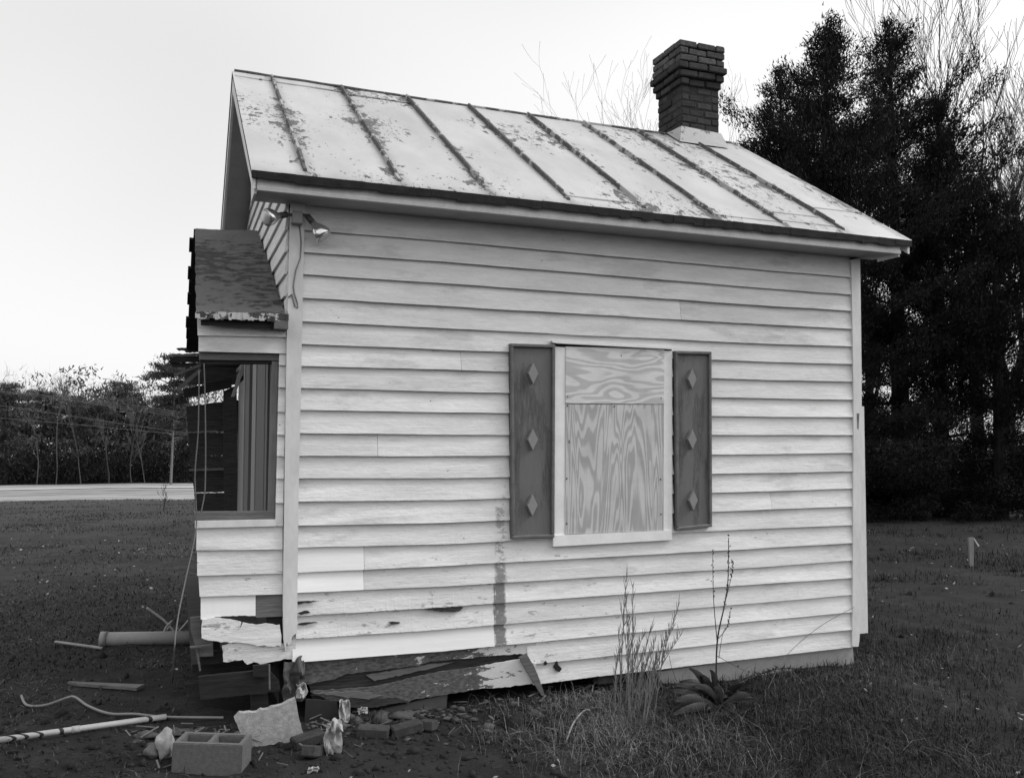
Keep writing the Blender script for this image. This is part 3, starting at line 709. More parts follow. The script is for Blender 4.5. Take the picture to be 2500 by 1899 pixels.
# its roof strip: front slope, back slope, flaking edge
AEY, AEZ, ARZ = -.15, 2.655, 3.70
asl = (ARZ-AEZ)/(RY-AEY)
def arz(y): return AEZ+(y-AEY)*asl if y <= RY else AEZ+(2*RY-AEY-y)*asl
nx, ny = 16, 40; v = []; f = []
for j in range(ny):
    for i in range(nx):
        s = j/(ny-1); y = AEY+(RY-AEY)*s; xl0 = AX+.02+.012*mnoise.noise(Vector((y*6, 2, 0)))+.02*s
        x = xl0+(-.03-xl0)*i/(nx-1); h = .010*mnoise.noise(Vector((x*6, y*4, 7)))+.006*mnoise.noise(Vector((x*15, y*12, 3)))+.03*(x/AX)*-1*.3
        v.append((x, y, arz(y)+h+.03*(1-i/(nx-1))*-.6))
for j in range(ny-1):
    for i in range(nx-1): a = j*nx+i; f.append((a, a+1, a+nx+1, a+nx))
n0 = len(v); v += [(a, b, c-.016) for a, b, c in v]
f += [tuple(q+n0 for q in reversed(t)) for t in f]
def rim(ids):
    for a, b in zip(ids[:-1], ids[1:]): f.append((a, b, b+n0, a+n0))
rim(list(range(nx))); rim([j*nx for j in range(ny)]); rim([j*nx+nx-1 for j in range(ny)]); rim([(ny-1)*nx+i for i in range(nx)])
aroof = fixn(mk('annex_roof', v, f, PORCHROOF, HOUSE))
prism_x('roof_board', [(RY, ARZ-.03), (4.0, arz(4.0)-.03), (4.0, arz(4.0)-.055), (RY, ARZ-.055)], AX+.03, -.03, DWOOD, aroof)
prism_x('roof_board', [(RY, ARZ-.03), (.05, arz(.05)-.03), (.05, arz(.05)-.055), (RY, ARZ-.055)], AX+.06, -.03, DWOOD, aroof)
for k in range(9):
    y = 2.25+k*.2; ex = AX+.025-.03*random.random()
    prism_x('roof_board', [(y, arz(y)-.028), (y+.17, arz(y+.17)-.028), (y+.17, arz(y+.17)-.008), (y, arz(y)-.008)], ex, -.03, DWOOD, aroof)
mb = MB()
for k in range(34):
    xa = AX+.015+.575*k/34; hh = .030+.012*random.random()
    mb.box(xa, xa+.0169, AEY-.016+.008*random.random(), AEY+.012, arz(AEY)-.006-hh+.02*(k/34-1)*.6, arz(AEY)+.004+.02*(k/34-1)*.6)
fixn(mb.build('roof_edge', PORCHEDGE, aroof))
fixn(MB().box(-.10, -.012, AEY-.012, .0, arz(AEY)-.095, arz(AEY)-.04).build('rafter_tail', GWOOD, aroof))
prism_x('annex_fascia', [(AEY+.03, arz(AEY)-.09), (AEY+.05, arz(AEY)-.09), (AEY+.05, arz(AEY)-.03), (AEY+.03, arz(AEY)-.03)], AX+.05, -.11, DWOOD, aroof)

# ------------------------------------------------------------------ floodlight on the corner
FL = thing('floodlight', tuple(at(726, 549, -.05)), 'twin-bulb floodlight under the eave at the left corner', 'floodlight')
c = at(725, 533, -.075)
fixn(MB().box(c[0]-.036, c[0]+.036, c[1]-.035, c[1]+.034, c[2]-.042, c[2]+.042).build('junction_box', m_plain('box_metal', .2, .28, 9, .5, .1), FL, bevel=.006))
def bulb(a, b, r0=.018, r1=.058):
    a, b = Vector(a), Vector(b); d = (b-a)
    prof = [(0, .018), (.30, .020), (.42, .024), (.55, .040), (.72, .055), (.90, .060), (.97, .056)]
    s0 = MB().tube([a, a+d*.33], .021, 14).build('lamp_holder', LAMPM, FL, True)
    o = MB().tube([a+d*t for t, r in prof[1:]], [r for t, r in prof[1:]], 20).build('lamp', GLASS, FL, True)
    q = MB().tube([a+d*.972, a+d*1.0, a+d*1.02], [.054, .040, .012], 20).build('lens', LENSM, o, True)
pl = at(700, 524, -.10); bulb(pl, tuple(np.array(at(648, 532, -.16))))
pr = at(750, 527, -.10); bulb(pr, tuple(np.array(at(793, 580, -.15))))
fixn(MB().bar((c[0]-.01, c[1], c[2]+.02), pl, .018, .018).build('arm', LAMPM, FL)); fixn(MB().bar((c[0]+.01, c[1], c[2]+.03), pr, .018, .018).build('arm', LAMPM, FL))
pts = [(731, 550), (735, 590), (733, 630), (722, 660), (717, 690), (716, 700), (718, 715), (726, 740), (727, 752), (720, 748), (714, 725), (713, 718), (704, 726)]
tag(MB().tube([at(a, b, -.052) for a, b in pts], .0045, 6).build('loose_wire', CABLE, None, True), 'thin pale wire hanging down the left corner board from the floodlight', 'wire')

# ------------------------------------------------------------------ things hanging and lying about
def polytube(name, pts3, r, mat, label, cat, n=8, group=None): return tag(MB().tube(pts3, r, n).build(name, mat, None, True), label, cat, group)
def smooth_pts(pts, k=6):
    P = [np.array(p, float) for p in pts]; out = []
    for i in range(len(P)-1):
        p0, p1, p2, p3 = P[max(i-1, 0)], P[i], P[i+1], P[min(i+2, len(P)-1)]
        for j in range(k):
            t = j/k; out.append(.5*((2*p1)+(-p0+p2)*t+(2*p0-5*p1+4*p2-p3)*t*t+(-p0+3*p1-3*p2+p3)*t**3))
    out.append(P[-1]); return out
polytube('cord', smooth_pts([at(498, 888, -.05), at(500, 950, -.05), at(502, 1080, -.05), at(501, 1180, -.05), at(498, 1215, -.05), at(491, 1250, -.06)]), .0042, ROPE, 'pale cord hanging in the broken window opening', 'cord')
gp = atG(421, 1672)
polytube('cable', smooth_pts([at(486, 905, -.04), at(484, 1050, -.04), at(476, 1160, -.04), at(480, 1262, -.05), at(474, 1320, -.12), at(452, 1420, -.3), at(434, 1510, -.5), at(424, 1600, -.62), (gp[0]+.0, gp[1], gp[2]+.02)]), .0042, ROPE, 'thin cable hanging from the torn wall down to the dirt', 'cable')
def lie(px, py, h=0.): p = atG(px, py); return np.array([p[0], p[1], p[2]+h])
# big pipe
a, b = lie(246, 1576, .055), lie(470, 1572, .055)
bigp = thing('drain_pipe', tuple(a), 'thick grey plastic drain pipe lying beside the torn wall', 'pipe')
MB().tube([a, a+(b-a)*.5, b+(b-a)*.2], .060, 20, caps=True).build('pipe', PVC, bigp, True)
d_ = (b-a)/np.linalg.norm(b-a); MB().tube([a-d_*.006, a+d_*.05], .066, 20).build('pipe_collar', PVC, bigp, True)
def stick(name, pts, r, mat, label, cat, h=.02, n=7, taper=False):
    P = smooth_pts([lie(x, y, hh) for x, y, hh in pts], 5)
    return polytube(name, P, r if not taper else list(np.linspace(r, r*.5, len(P))), mat, label, cat, n)
def lift(base, top):   # point standing above a ground point, seen at 'top' in the picture
    p = atG(*base); q = at(top[0], top[1], p[1]); return q
for nm, bs, tp, lab in (('conduit', (440, 1560), (358, 1483), 'thin grey pipe leaning up to the left behind the drain pipe'), ('conduit', (420, 1560), (492, 1472), 'thin grey pipe leaning up to the right behind the drain pipe'), ('conduit', (392, 1556), (420, 1516), 'short bent pipe over the drain pipe')):
    p = atG(*bs); q = at(tp[0], tp[1], p[1]+.15); polytube(nm, smooth_pts([p, (p+q)/2+np.array([.02, 0, .012]), q]), .011, PVC, lab, 'pipe')
p0 = atG(395, 1566); q0 = at(397, 1557, p0[1]); q1 = at(419, 1517, p0[1])
polytube('conduit', smooth_pts([q0, (q0+q1)/2+np.array([-.01, 0, .02]), q1]), .011, PVC, 'short elbow of pipe propped on the thick drain pipe', 'pipe')
stick('fallen_stick', [(135, 1575, .03), (190, 1581, .025), (250, 1588, .02)], .013, STALK if False else PVC, 'short pale stick lying left of the drain pipe', 'stick')
A = [lie(165, 1672, .03), lie(352, 1680, .03), lie(333, 1687, .025), lie(190, 1676, .025)]
fixn(MB().prism([tuple(q) for q in A], [(q[0], q[1], q[2]-.02) for q in A]).build('loose_board', GWOOD)); o = COL.objects[-1]; tag(o, 'narrow grey board lying on the bare dirt', 'board')
polytube('ground_wire', smooth_pts([lie(52, 1705, .02), lie(66, 1728, .02), lie(110, 1728, .02), lie(165, 1713, .03), lie(185, 1713, .03), lie(215, 1730, .02), lie(268, 1749, .02), lie(330, 1750, .02), lie(400, 1757, .02), lie(545, 1759, .02)]), .0085, CABLE, 'pale wire snaking across the dirt', 'wire')
wp = thing('striped_pipe', tuple(lie(0, 1815)), 'long white plastic pipe wrapped with black tape', 'pipe')
P0, P1 = lie(-30, 1822, .03), lie(405, 1762, .035)
MB().tube([P0, P0+(P1-P0)*.5, P1], .0175, 14).build('pipe', PVCW, wp, True); dd = (P1-P0)
MB().tube([P0+dd*.445, P0+dd*.49], .0205, 14).build('pipe_coupling', PVCW, wp, True)
for t, sk in ((.08, 1), (.145, 1), (.225, 1), (.37, .2), (.875, .4)):
    q = P0+dd*t; n3 = 14; ring = []
    for e in (0, .022):
        ring += [tuple(q+dd/np.linalg.norm(dd)*(e+.045*sk*math.sin(2*math.pi*j/n3))+.0186*(np.array([0, 0, 1])*math.cos(2*math.pi*j/n3)+np.cross(dd/np.linalg.norm(dd), [0, 0, 1])*math.sin(2*math.pi*j/n3))) for j in range(n3)]
    mk('tape', ring, [(j, (j+1) % n3, n3+(j+1) % n3, n3+j) for j in range(n3)], BLACK, wp, True)
# concrete block
B0 = np.array([.024-.696, -.691]); B1 = np.array([.394-.696, -.834]); ang = math.atan2(B1[1]-B0[1], B1[0]-B0[0])
xs = [0, .032, .179, .211, .358, .39]; ys = [0, .035, .155, .19]; hol = {(1, 1), (3, 1)}; v = []; f = []; vid = {}
def V(i, j, k):
    if (i, j, k) not in vid: vid[(i, j, k)] = len(v); v.append((xs[i], ys[j], .19*k))
    return vid[(i, j, k)]
sol = lambda i, j: 0 <= i < 5 and 0 <= j < 3 and (i, j) not in hol
for i in range(5):
    for j in range(3):
        if not sol(i, j): continue
        f.append((V(i, j, 1), V(i+1, j, 1), V(i+1, j+1, 1), V(i, j+1, 1))); f.append((V(i, j, 0), V(i, j+1, 0), V(i+1, j+1, 0), V(i+1, j, 0)))
        for (a1, b1), (e0, e1) in (((i, j-1), ((i, j), (i+1, j))), ((i+1, j), ((i+1, j), (i+1, j+1))), ((i, j+1), ((i+1, j+1), (i, j+1))), ((i-1, j), ((i, j+1), (i, j)))):
            if not sol(a1, b1): f.append((V(*e0, 0), V(*e1, 0), V(*e1, 1), V(*e0, 1)))
blk = mk('concrete_block', v, f, CONC, None, world=Matrix.Translation((B0[0], B0[1], g(B0[0]+.2, B0[1])-.02)) @ Matrix.Rotation(ang, 4, 'Z') @ Matrix.Rotation(.03, 4, 'Y'))
bm = bmesh.new(); bm.from_mesh(blk.data); bmesh.ops.bevel(bm, geom=[e for e in bm.edges if len(e.link_faces) == 2 and e.calc_face_angle(0) > .5], offset=.005, segments=2, affect='EDGES'); bm.to_mesh(blk.data); bm.free()
tag(blk, 'two-hole concrete block standing on the dirt at the corner', 'concrete block')
def rock(name, c, r, mat, label, cat, seed=0, sub=3, amp=.5, group=None):
    bm = bmesh.new(); bmesh.ops.create_icosphere(bm, subdivisions=sub, radius=1)
    for q in bm.verts:
        n_ = 1+amp*mnoise.noise(q.co*1.3+Vector((seed*3.1, seed, 0)))+amp*.4*mnoise.noise(q.co*4+Vector((seed, 0, seed)))
        q.co = Vector((q.co.x*r[0]*n_, q.co.y*r[1]*n_, q.co.z*r[2]*n_))
    me = bpy.data.meshes.new(name); bm.to_mesh(me); bm.free(); me.shade_smooth()
    o = link(name, me, mat, None, Matrix.Translation(Vector(c))); return tag(o, label, cat, group)
p = lie(404, 1846, .06); rock('rubble_stone', p, (.05, .05, .085), STONE, 'pale rounded stone left of the concrete block', 'stone', 1)
p = lie(374, 1842, .02); rock('rubble_stone', p, (.05, .05, .04), CONC, 'low grey stone at the far left of the rubble', 'stone', 2)
# leaning crumbly slab
sl_ = slab('crumbly_board', [(572, 1752), (585, 1740), (610, 1742), (680, 1722), (722, 1706), (727, 1740), (741, 1790), (722, 1806), (690, 1816), (655, 1818), (620, 1830), (600, 1828), (588, 1790)], -.42, .045, SLAB, None, jag=.003)
tag(sl_, 'pale crumbly board leaning against the house corner behind the concrete block', 'board')
tag(slab('leaning_plank', c7([(285, 1110), (700, 1065), (1400, 1000), (1560, 1180), (1580, 1330), (1100, 1385), (320, 1475)]), -.12, .03, DWOOD, None, jag=.001), 'wide dark plank leaning under the torn wall', 'plank')
tag(slab('short_post', c7([(1150, 940), (1390, 915), (1410, 1110), (1150, 1110)]), -.16, .03, DWOOD, None), 'short dark board on top of the wide dark plank', 'board')
tag(slab('narrow_batten', c7([(1395, 915), (1420, 915), (1425, 1310), (1400, 1310)]), -.20, .012, GWOOD, None), 'narrow upright batten beside the wide dark plank', 'batten')
tag(slab('foundation_block', c7([(1120, 1390), (1380, 1375), (1400, 1560), (1130, 1700)]), -.06, .10, DWOOD, None), 'dark timber block under the wide dark plank', 'timber')
tag(slab('dark_panel', c4([(296, 985), (505, 1000), (530, 1205), (283, 1215)]), -.10, .02, PANELD, None), 'square dark panel leaning below the torn boards', 'panel')
tag(slab('sheet_panel', c4([(655, 1110), (700, 1080), (1252, 950), (1235, 1135), (1000, 1180), (730, 1190), (640, 1190), (560, 1200), (600, 1130)]), -.03, .03, PANEL, None), 'grey sheet panel standing along the foundation', 'panel')
def loose_brick(px, py, yaw, tilt, label, l=.2, mat=RBRICK, sink=.0):
    p = atG(px, py); tag(link('loose_brick', bm_(l, mat), None, None, Matrix.Translation((p[0], p[1], p[2]+.03-sink)) @ Matrix.Rotation(yaw, 4, 'Z') @ Matrix.Rotation(tilt, 4, 'Y')), label, 'brick', 'loose bricks below the foundation')
def c4p(a, b): return (640+a/2.765, 1350+b/2.765)
loose_brick(*c4p(750, 1235), -.35, .05, 'loose brick left of two in a row before the grey panel')
loose_brick(*c4p(975, 1215), .05, -.12, 'loose brick right of two in a row before the grey panel')
loose_brick(*c4p(1125, 1190), .9, .2, 'small broken brick end right of the loose bricks', .09)
loose_brick(*c4p(310, 1290), .25, -.1, 'loose brick lying between the pale board and the crumpled plastic')
loose_brick(*c4p(345, 1370), 1.0, .35, 'tilted brick in front of the crumpled plastic', .15)
def crumple(name, c, size, mat, label, cat, seed, n=14, amp=.5):
    v = []; f = []
    for j in range(n):
        for i in range(n):
            u, w_ = i/(n-1)-.5, j/(n-1)-.5
            k = Vector((u*3.2+seed, w_*3.2, seed*2.))
            v.append((c[0]+size[0]*(u*(1-.35*abs(w_))+.16*mnoise.noise(k)), c[1]+size[1]*(amp*mnoise.noise(k*1.1)+.22*amp*mnoise.noise(k*2.6)), c[2]+size[2]*(w_+.16*mnoise.noise(k+Vector((9, 0, 0))))))
    for j in range(n-1):
        for i in range(n-1): a = j*n+i; f.append((a, a+1, a+n+1, a+n))
    o = mk(name, v, f, mat); md = o.modifiers.new('thick', 'SOLIDIFY'); md.thickness = .003; return tag(o, label, cat)
crumple('plastic_scrap', at(*c4p(555, 1085), -.16), (.075, .10, .18), PAPER, 'crumpled white plastic hanging beside the dark panel', 'plastic scrap', 1.3)
crumple('plastic_scrap', at(*c4p(680, 1060), -.16), (.07, .07, .04), PAPER, 'small white scrap to the right of the hanging plastic', 'plastic scrap', 7.7)
q = lie(*c4p(480, 1360), .10); crumple('plastic_scrap', q, (.11, .14, .19), PAPER, 'crumpled white plastic lying on the ground by the bricks', 'plastic scrap', 3.9)
crumple('tar_paper', at(*c4p(215, 860), -.06), (.15, .10, .26), RAG, 'crumpled tar paper hanging at the bottom of the corner', 'tar paper', 5.1)
crumple('tar_paper', at(*c4p(265, 925), -.08), (.07, .08, .09), PAPER, 'small pale scrap of torn paper at the bottom of the corner', 'paper scrap', 8.4)
q = lie(*c4p(345, 1478), .012); crumple('paper_scrap', q, (.07, .05, .035), PAPER, 'small white paper scrap lying on the dirt in the foreground', 'paper scrap', 2.2)
p = atG(2372, 1383)
st = thing('survey_stake', tuple(p), 'short wooden stake with a ribbon standing in the lawn', 'stake')
hh = at(2370, 1312, p[1])[2]-p[2]
fixn(MB().prism([(p[0]-.035, p[1]-.012, p[2]-.05), (p[0]+.03, p[1]-.012, p[2]-.05), (p[0]+.03, p[1]+.012, p[2]-.05), (p[0]-.035, p[1]+.012, p[2]-.05)], [(p[0]-.055, p[1]-.015, p[2]+hh), (p[0]+.045, p[1]-.015, p[2]+hh), (p[0]+.045, p[1]+.015, p[2]+hh), (p[0]-.055, p[1]+.015, p[2]+hh)]).build('post', STAKE, st))
MB().prism([(p[0]+.03, p[1]-.02, p[2]+hh*.98), (p[0]+.05, p[1]-.02, p[2]+hh*.98), (p[0]+.11, p[1]-.06, p[2]+hh*.72), (p[0]+.08, p[1]-.06, p[2]+hh*.70)], [(p[0]+.03, p[1]-.017, p[2]+hh*.98), (p[0]+.05, p[1]-.017, p[2]+hh*.98), (p[0]+.11, p[1]-.057, p[2]+hh*.72), (p[0]+.08, p[1]-.057, p[2]+hh*.70)]).build('ribbon', RIBBON, st)
for a, b, e, l, s in ((1255, 1735, .02, 'long pale dry twig lying in the weeds below the splintered board', 1), (2280, 1262, .02, 'fallen branch lying at the edge of the dark thicket', 2)):
    q = atG(a, b)
    if s == 1: polytube('fallen_twig', smooth_pts([lie(1381, 1824, .03), lie(1400, 1795, .08), lie(1425, 1772, .10), lie(1440, 1766, .09)]), .006, DRYG, l, 'twig')
    else: polytube('fallen_branch', smooth_pts([q, q+np.array([.5, .1, .25]), q+np.array([.9, .1, .02])]), .02, TWIG, l, 'branch')

# ------------------------------------------------------------------ grass and weeds
def blades(P, H, W, lean, name, mat, label, cat, bend=.5):
    n = len(P); az = rng.uniform(0, 2*np.pi, n); d = np.stack([np.cos(az), np.sin(az), np.zeros(n)], -1); s = np.stack([-np.sin(az), np.cos(az), np.zeros(n)], -1)
    ln = (rng.normal(0, lean, n))[:, None]; up = np.array([0, 0, 1.])
    m1 = P+up*(H*.55)[:, None]+d*ln*(H*.45)[:, None]; tip = P+up*(H*(1-.25*np.abs(ln[:, 0])))[:, None]+d*ln*(H*(1+bend))[:, None]
    w1 = s*(W/2)[:, None]; w2 = w1*.75
    v = np.stack([P-w1, P+w1, m1+w2, m1-w2, tip], 1).reshape(-1, 3); k = np.arange(n)[:, None]*5
    t = np.concatenate([k+[0, 1, 2], k+[0, 2, 3], k+[3, 2, 4]], 1).reshape(-1, 3)
    o = fast(name, v, t, mat); return tag(o, label, cat, kind='stuff')
def scatter(n, x0, x1, y0, y1, dens):
    x = rng.uniform(x0, x1, n); y = rng.uniform(y0, y1, n); k = rng.random(n) < dens(x, y)
    out = ~((x > -.55) & (x < WL+.0) & (y > -.02) & (y < DEP)); k &= out
    x, y = x[k], y[k]; return np.stack([x, y, ground(x, y)-.004], -1)
def scatter_polar(n, r0, r1, a0, a1, dens, cx=CAM[0], cy=CAM[1]):
    r = np.exp(rng.uniform(math.log(r0), math.log(r1), n)); a = np.radians(rng.uniform(a0, a1, n))
    x = cx+r*np.sin(a); y = cy+r*np.cos(a); k = rng.random(n) < dens(x, y)
    k &= ~((x > -.55) & (x < WL) & (y > -.02) & (y < DEP)); x, y = x[k], y[k]
    return np.stack([x, y, ground(x, y)-.004], -1)
def dens_lawn(x, y):
    n_ = fbm(x*.8, y*.8, 3, 21)*.5+.5
    r_ = 1/(1+np.exp(-(x-1.35+.5*np.sin(y*2))*4)); big = np.clip(.55+1.5*fbm(x*.55+4, y*.55, 3, 61), .12, 1)
    return np.clip(n_*1.9-.35, .04, 1)*big*(.03+.97*r_)
P = scatter_polar(760000, 1.9, 34, -32, 62, dens_lawn); n = len(P); dist = np.hypot(P[:, 0]-CAM[0], P[:, 1]-CAM[1])
blades(P, rng.gamma(5, .0072, n)*(.7+.5*np.clip(P[:, 0]-1, 0, 1))*(1+dist*.03), rng.uniform(.0022, .0045, n)*(1+dist*.12), .7, 'grass', GRASS, 'short dark lawn grass growing round the house', 'grass')
P = scatter_polar(210000, 2.2, 45, -34, 12, lambda x, y: np.clip(.5+.9*fbm(x*.5, y*.5, 4, 77), .05, 1)*(1/(1+np.exp((x-1.2)*3)))*np.clip(.25+(y+1.2)*.25, .12, 1)); n = len(P); dist = np.hypot(P[:, 0]-CAM[0], P[:, 1]-CAM[1])
blades(P, rng.gamma(5, .0045, n)*(1+dist*.03), rng.uniform(.003, .006, n)*(1+dist*.14), 1.1, 'field_grass', FIELDG, 'short worn field grass on the left side', 'grass')
T = scatter_polar(700, 2.4, 24, -20, 60, lambda x, y: 1/(1+np.exp(-(x-.9)*3))); k_ = 46
c_ = np.repeat(T, k_, 0); n = len(c_); c_[:, :2] += rng.normal(0, 1, (n, 2))*np.repeat(rng.uniform(.012, .05, len(T)), k_)[:, None]; c_[:, 2] = ground(c_[:, 0], c_[:, 1])-.004
hs = np.repeat(rng.uniform(.03, .085, len(T)), k_)*rng.uniform(.5, 1.3, n); dist = np.hypot(c_[:, 0]-CAM[0], c_[:, 1]-CAM[1])
blades(c_, hs, rng.uniform(.002, .0042, n)*(1+dist*.1), .75, 'grass_tufts', TUFT, 'scattered thicker tufts in the lawn', 'grass tufts')
def dens_weed(x, y):
    return np.exp(-((x-2.15)/.6)**2-((y+.85)/.62)**2)*1.0+.22*np.exp(-((x-3.6)/1.6)**2-((y+.15)/.22)**2)+.03*(x > 1.2)
P = scatter(90000, .6, 7, -4, .6, dens_weed); n = len(P)
blades(P, rng.gamma(4, .020, n), rng.uniform(.0018, .004, n), .9, 'dry_weeds', DRYG, 'dry pale weeds and tangled grass below the middle of the wall', 'weeds', .7)
P = scatter(9000, -9, 14, -5, 14, lambda x, y: .25+.75*(fbm(x*1.5, y*1.5, 3, 4) > .2)); n = len(P)
az = rng.uniform(0, 6.28, n); sz = rng.uniform(.005, .018, n)*(1+np.clip(np.hypot(P[:, 0], P[:, 1]+4)/20, 0, .8)); tl = rng.normal(0, .35, (n, 2))
a = np.stack([np.cos(az), np.sin(az), tl[:, 0]], -1)*sz[:, None]; b = np.stack([-np.sin(az), np.cos(az), tl[:, 1]], -1)*(sz*rng.uniform(.3, .8, n))[:, None]
c_ = P+np.array([0, 0, .022]); v = np.stack([c_-a, c_-b, c_+a, c_+b], 1).reshape(-1, 3)
keep = rng.random(n) < .35; v = v.reshape(-1, 4, 3)[keep].reshape(-1, 3); n = keep.sum()
tag(fast('leaf_litter', v, np.arange(n*4).reshape(-1, 4), LITTER), 'scattered pale dead leaves and chips on the ground', 'leaf litter', kind='stuff')
# clods in the bare dirt
P = np.concatenate([scatter(2600, -6, 2.4, -4.5, 2.5, lambda x, y: np.where(x < 1.8, 1, .2)), scatter(9000, -2.2, 2.4, -2.6, .6, lambda x, y: np.exp(-((y+.5)/.9)**2))]); P = P[rng.random(len(P)) < .8]; n = len(P)
ico = np.array([(0, 0, 1), (.9, 0, .3), (.28, .85, .3), (-.72, .53, .3), (-.72, -.53, .3), (.28, -.85, .3), (0, 0, -.5)]); it = np.array([(0, 1, 2), (0, 2, 3), (0, 3, 4), (0, 4, 5), (0, 5, 1), (6, 2, 1), (6, 3, 2), (6, 4, 3), (6, 5, 4), (6, 1, 5)])
sc = rng.gamma(2, .0065, n)[:, None, None]*rng.uniform(.5, 1.4, (n, 1, 3)); v = (ico[None]+rng.normal(0, .18, (n, 7, 3)))*sc+P[:, None]
tag(fast('dirt_clods', v.reshape(-1, 3), (it[None]+np.arange(n)[:, None, None]*7).reshape(-1, 3), m_plain('clod', .006, .03, 6, .95, .3)), 'clods and crumbs of dark dirt round the rubble', 'dirt clods', kind='stuff')
n = 420; x = np.concatenate([rng.normal(.9, .75, n//2), rng.uniform(-.9, 2.6, n-n//2)]); y = -np.abs(rng.normal(.12, .2, n))-.03; P = np.stack([x, y, ground(x, y)], -1)
sc = (rng.gamma(2.2, .0085, n))[:, None, None]*rng.uniform(.45, 1.5, (n, 1, 3))*np.array([1.25, 1.1, .65]); v = (ico[None]+rng.normal(0, .22, (n, 7, 3)))*sc+P[:, None]
tag(fast('rubble', v.reshape(-1, 3), (it[None]+np.arange(n)[:, None, None]*7).reshape(-1, 3), m_plain('rubble_bits', .02, .11, 9, .95, .4)), 'crumbled mortar and brick bits along the broken foundation', 'rubble', kind='stuff')
mb = MB()
for k in range(70):
    q = np.array([random.uniform(-1., 2.3), -abs(random.gauss(.1, .35))-.08, 0]); q[2] = g(q[0], q[1])+random.uniform(.01, .05); a = random.uniform(0, 3.14); l = random.uniform(.03, .13)
    mb.bar(q, q+np.array([math.cos(a)*l, math.sin(a)*l, random.gauss(0, .02)]), random.uniform(.004, .014), .004)
tag(mb.build('splinters', GWOOD), 'wood splinters scattered under the torn wall', 'splinters', kind='stuff')
# broomsedge clump
p = atG(1545, 1745); bs = thing('broomsedge_clump', tuple(p), 'tall dry broomsedge clump standing before the wall', 'grass clump')
tips = [(1530, 1395), (1545, 1425), (1516, 1480), (1552, 1520), (1572, 1548), (1660, 1468), (1665, 1545), (1600, 1560), (1625, 1590), (1570, 1600), (1592, 1590), (1640, 1580), (1510, 1545), (1590, 1530), (1650, 1520), (1560, 1580), (1535, 1500), (1612, 1605), (1528, 1450), (1635, 1540), (1580, 1620), (1508, 1600)]
mb = MB(); mf = MB()
for k, (tx, ty) in enumerate(tips):
    bpx = 1500+(tx-1500)*.45+random.uniform(-12, 40); p0 = lie(bpx, random.uniform(1715, 1775)); q = at(tx, ty, p0[1]+random.uniform(-.05, .05))
    mid = (p0+q)/2+np.array([-.12*(q[0]-p0[0]), 0, .04]); P = smooth_pts([p0, mid, q], 8); mb.tube(P, list(np.linspace(.0042, .0012, len(P))), 4)
    for j in range(4, len(P)-1):
        for e in range(2):
            d = np.array([random.uniform(-.02, .03), random.uniform(-.02, .02), random.uniform(.04, .10)]); mf.tube([P[j], P[j]+d*.6, P[j]+d], [.0028, .0024, .0006], 3)
mb.build('stem', SEDGE, bs); tag(mf.build('seed_head', SEDGE, bs), kind='stuff')
# dock: broad leaves and its dead seed stalk
p = lie(1750, 1725); dk = thing('dock_plant', tuple(p), 'dark broad-leaved dock plant with a tall dead seed stalk', 'plant')
lv = [((1745, 1722), (1660, 1662), .07), ((1745, 1725), (1690, 1690), .035), ((1740, 1720), (1684, 1630), .05), ((1748, 1720), (1735, 1634), .05), ((1742, 1722), (1710, 1645), .045), ((1755, 1722), (1820, 1668), .05), ((1750, 1730), (1665, 1735), .06), ((1760, 1730), (1842, 1700), .05), ((1745, 1735), (1640, 1710), .055), ((1755, 1735), (1800, 1745), .06), ((1745, 1728), (1700, 1755), .06), ((1760, 1725), (1790, 1690), .05), ((1740, 1728), (1630, 1742), .04)]
for k in range(16): lv.append(((1750+random.uniform(-20, 20), 1728+random.uniform(-8, 8)), (1735+random.uniform(-105, 120), 1712+random.uniform(-45, 38)), random.uniform(.02, .045)))
for (b0, t0, wd) in lv:
    A = lie(*b0); q = at(t0[0], t0[1], A[1]-.05+random.uniform(-.12, .08)); v = []; n = 8; sd_ = np.cross(q-A, [.2, -1, .25]); sd_ = sd_/np.linalg.norm(sd_)
    for k in range(n+1):
        t = k/n; c_ = A+(q-A)*t+np.array([0, -.02, .05])*math.sin(math.pi*t); ww = wd*.62*math.sin(math.pi*min(1, .08+t*.94))**.8
        v += [tuple(c_-sd_*ww), (c_[0], c_[1]+.012, c_[2]-.008), tuple(c_+sd_*ww)]
    f = []
    for k in range(n): a = k*3; f += [(a, a+1, a+4, a+3), (a+1, a+2, a+5, a+4)]
    o = mk('leaf', v, f, LEAF, dk, True); md = o.modifiers.new('thick', 'SOLIDIFY'); md.thickness = .002
mb = MB(); ms = MB(); A = lie(1748, 1718)
for path, r in (([(1748, 1700), (1751, 1568), (1768, 1480), (1777, 1420), (1779, 1312)], .007), ([(1751, 1568), (1742, 1460), (1740, 1350)], .004), ([(1770, 1470), (1785, 1410), (1789, 1375)], .003), ([(1752, 1560), (1775, 1530), (1784, 1488)], .003), ([(1755, 1606), (1765, 1545), (1778, 1528)], .0025), ([(1750, 1600), (1800, 1628), (1830, 1642)], .0025)):
    P = smooth_pts([at(x, y, A[1]+.02) for x, y in path], 10); mb.tube(P, list(np.linspace(r, r*.4, len(P))), 5)
    for j in range(len(P)//2, len(P)):
        for e in range(3 if r > .0028 else 1):
            if random.random() < .6:
                d = np.array([random.gauss(0, .006), random.gauss(0, .006), random.uniform(-.004, .016)]); q = P[j]+d; ms.tube([q, q+np.array([0, 0, .007]), q+np.array([.001, 0, .012])], [.002, .0045, .001], 5)
mb.tube(smooth_pts([A, at(1748, 1700, A[1]+.02)]), .008, 5); mb.build('stalk', STALK, dk); tag(ms.build('seed_head', STALK, dk), kind='stuff')
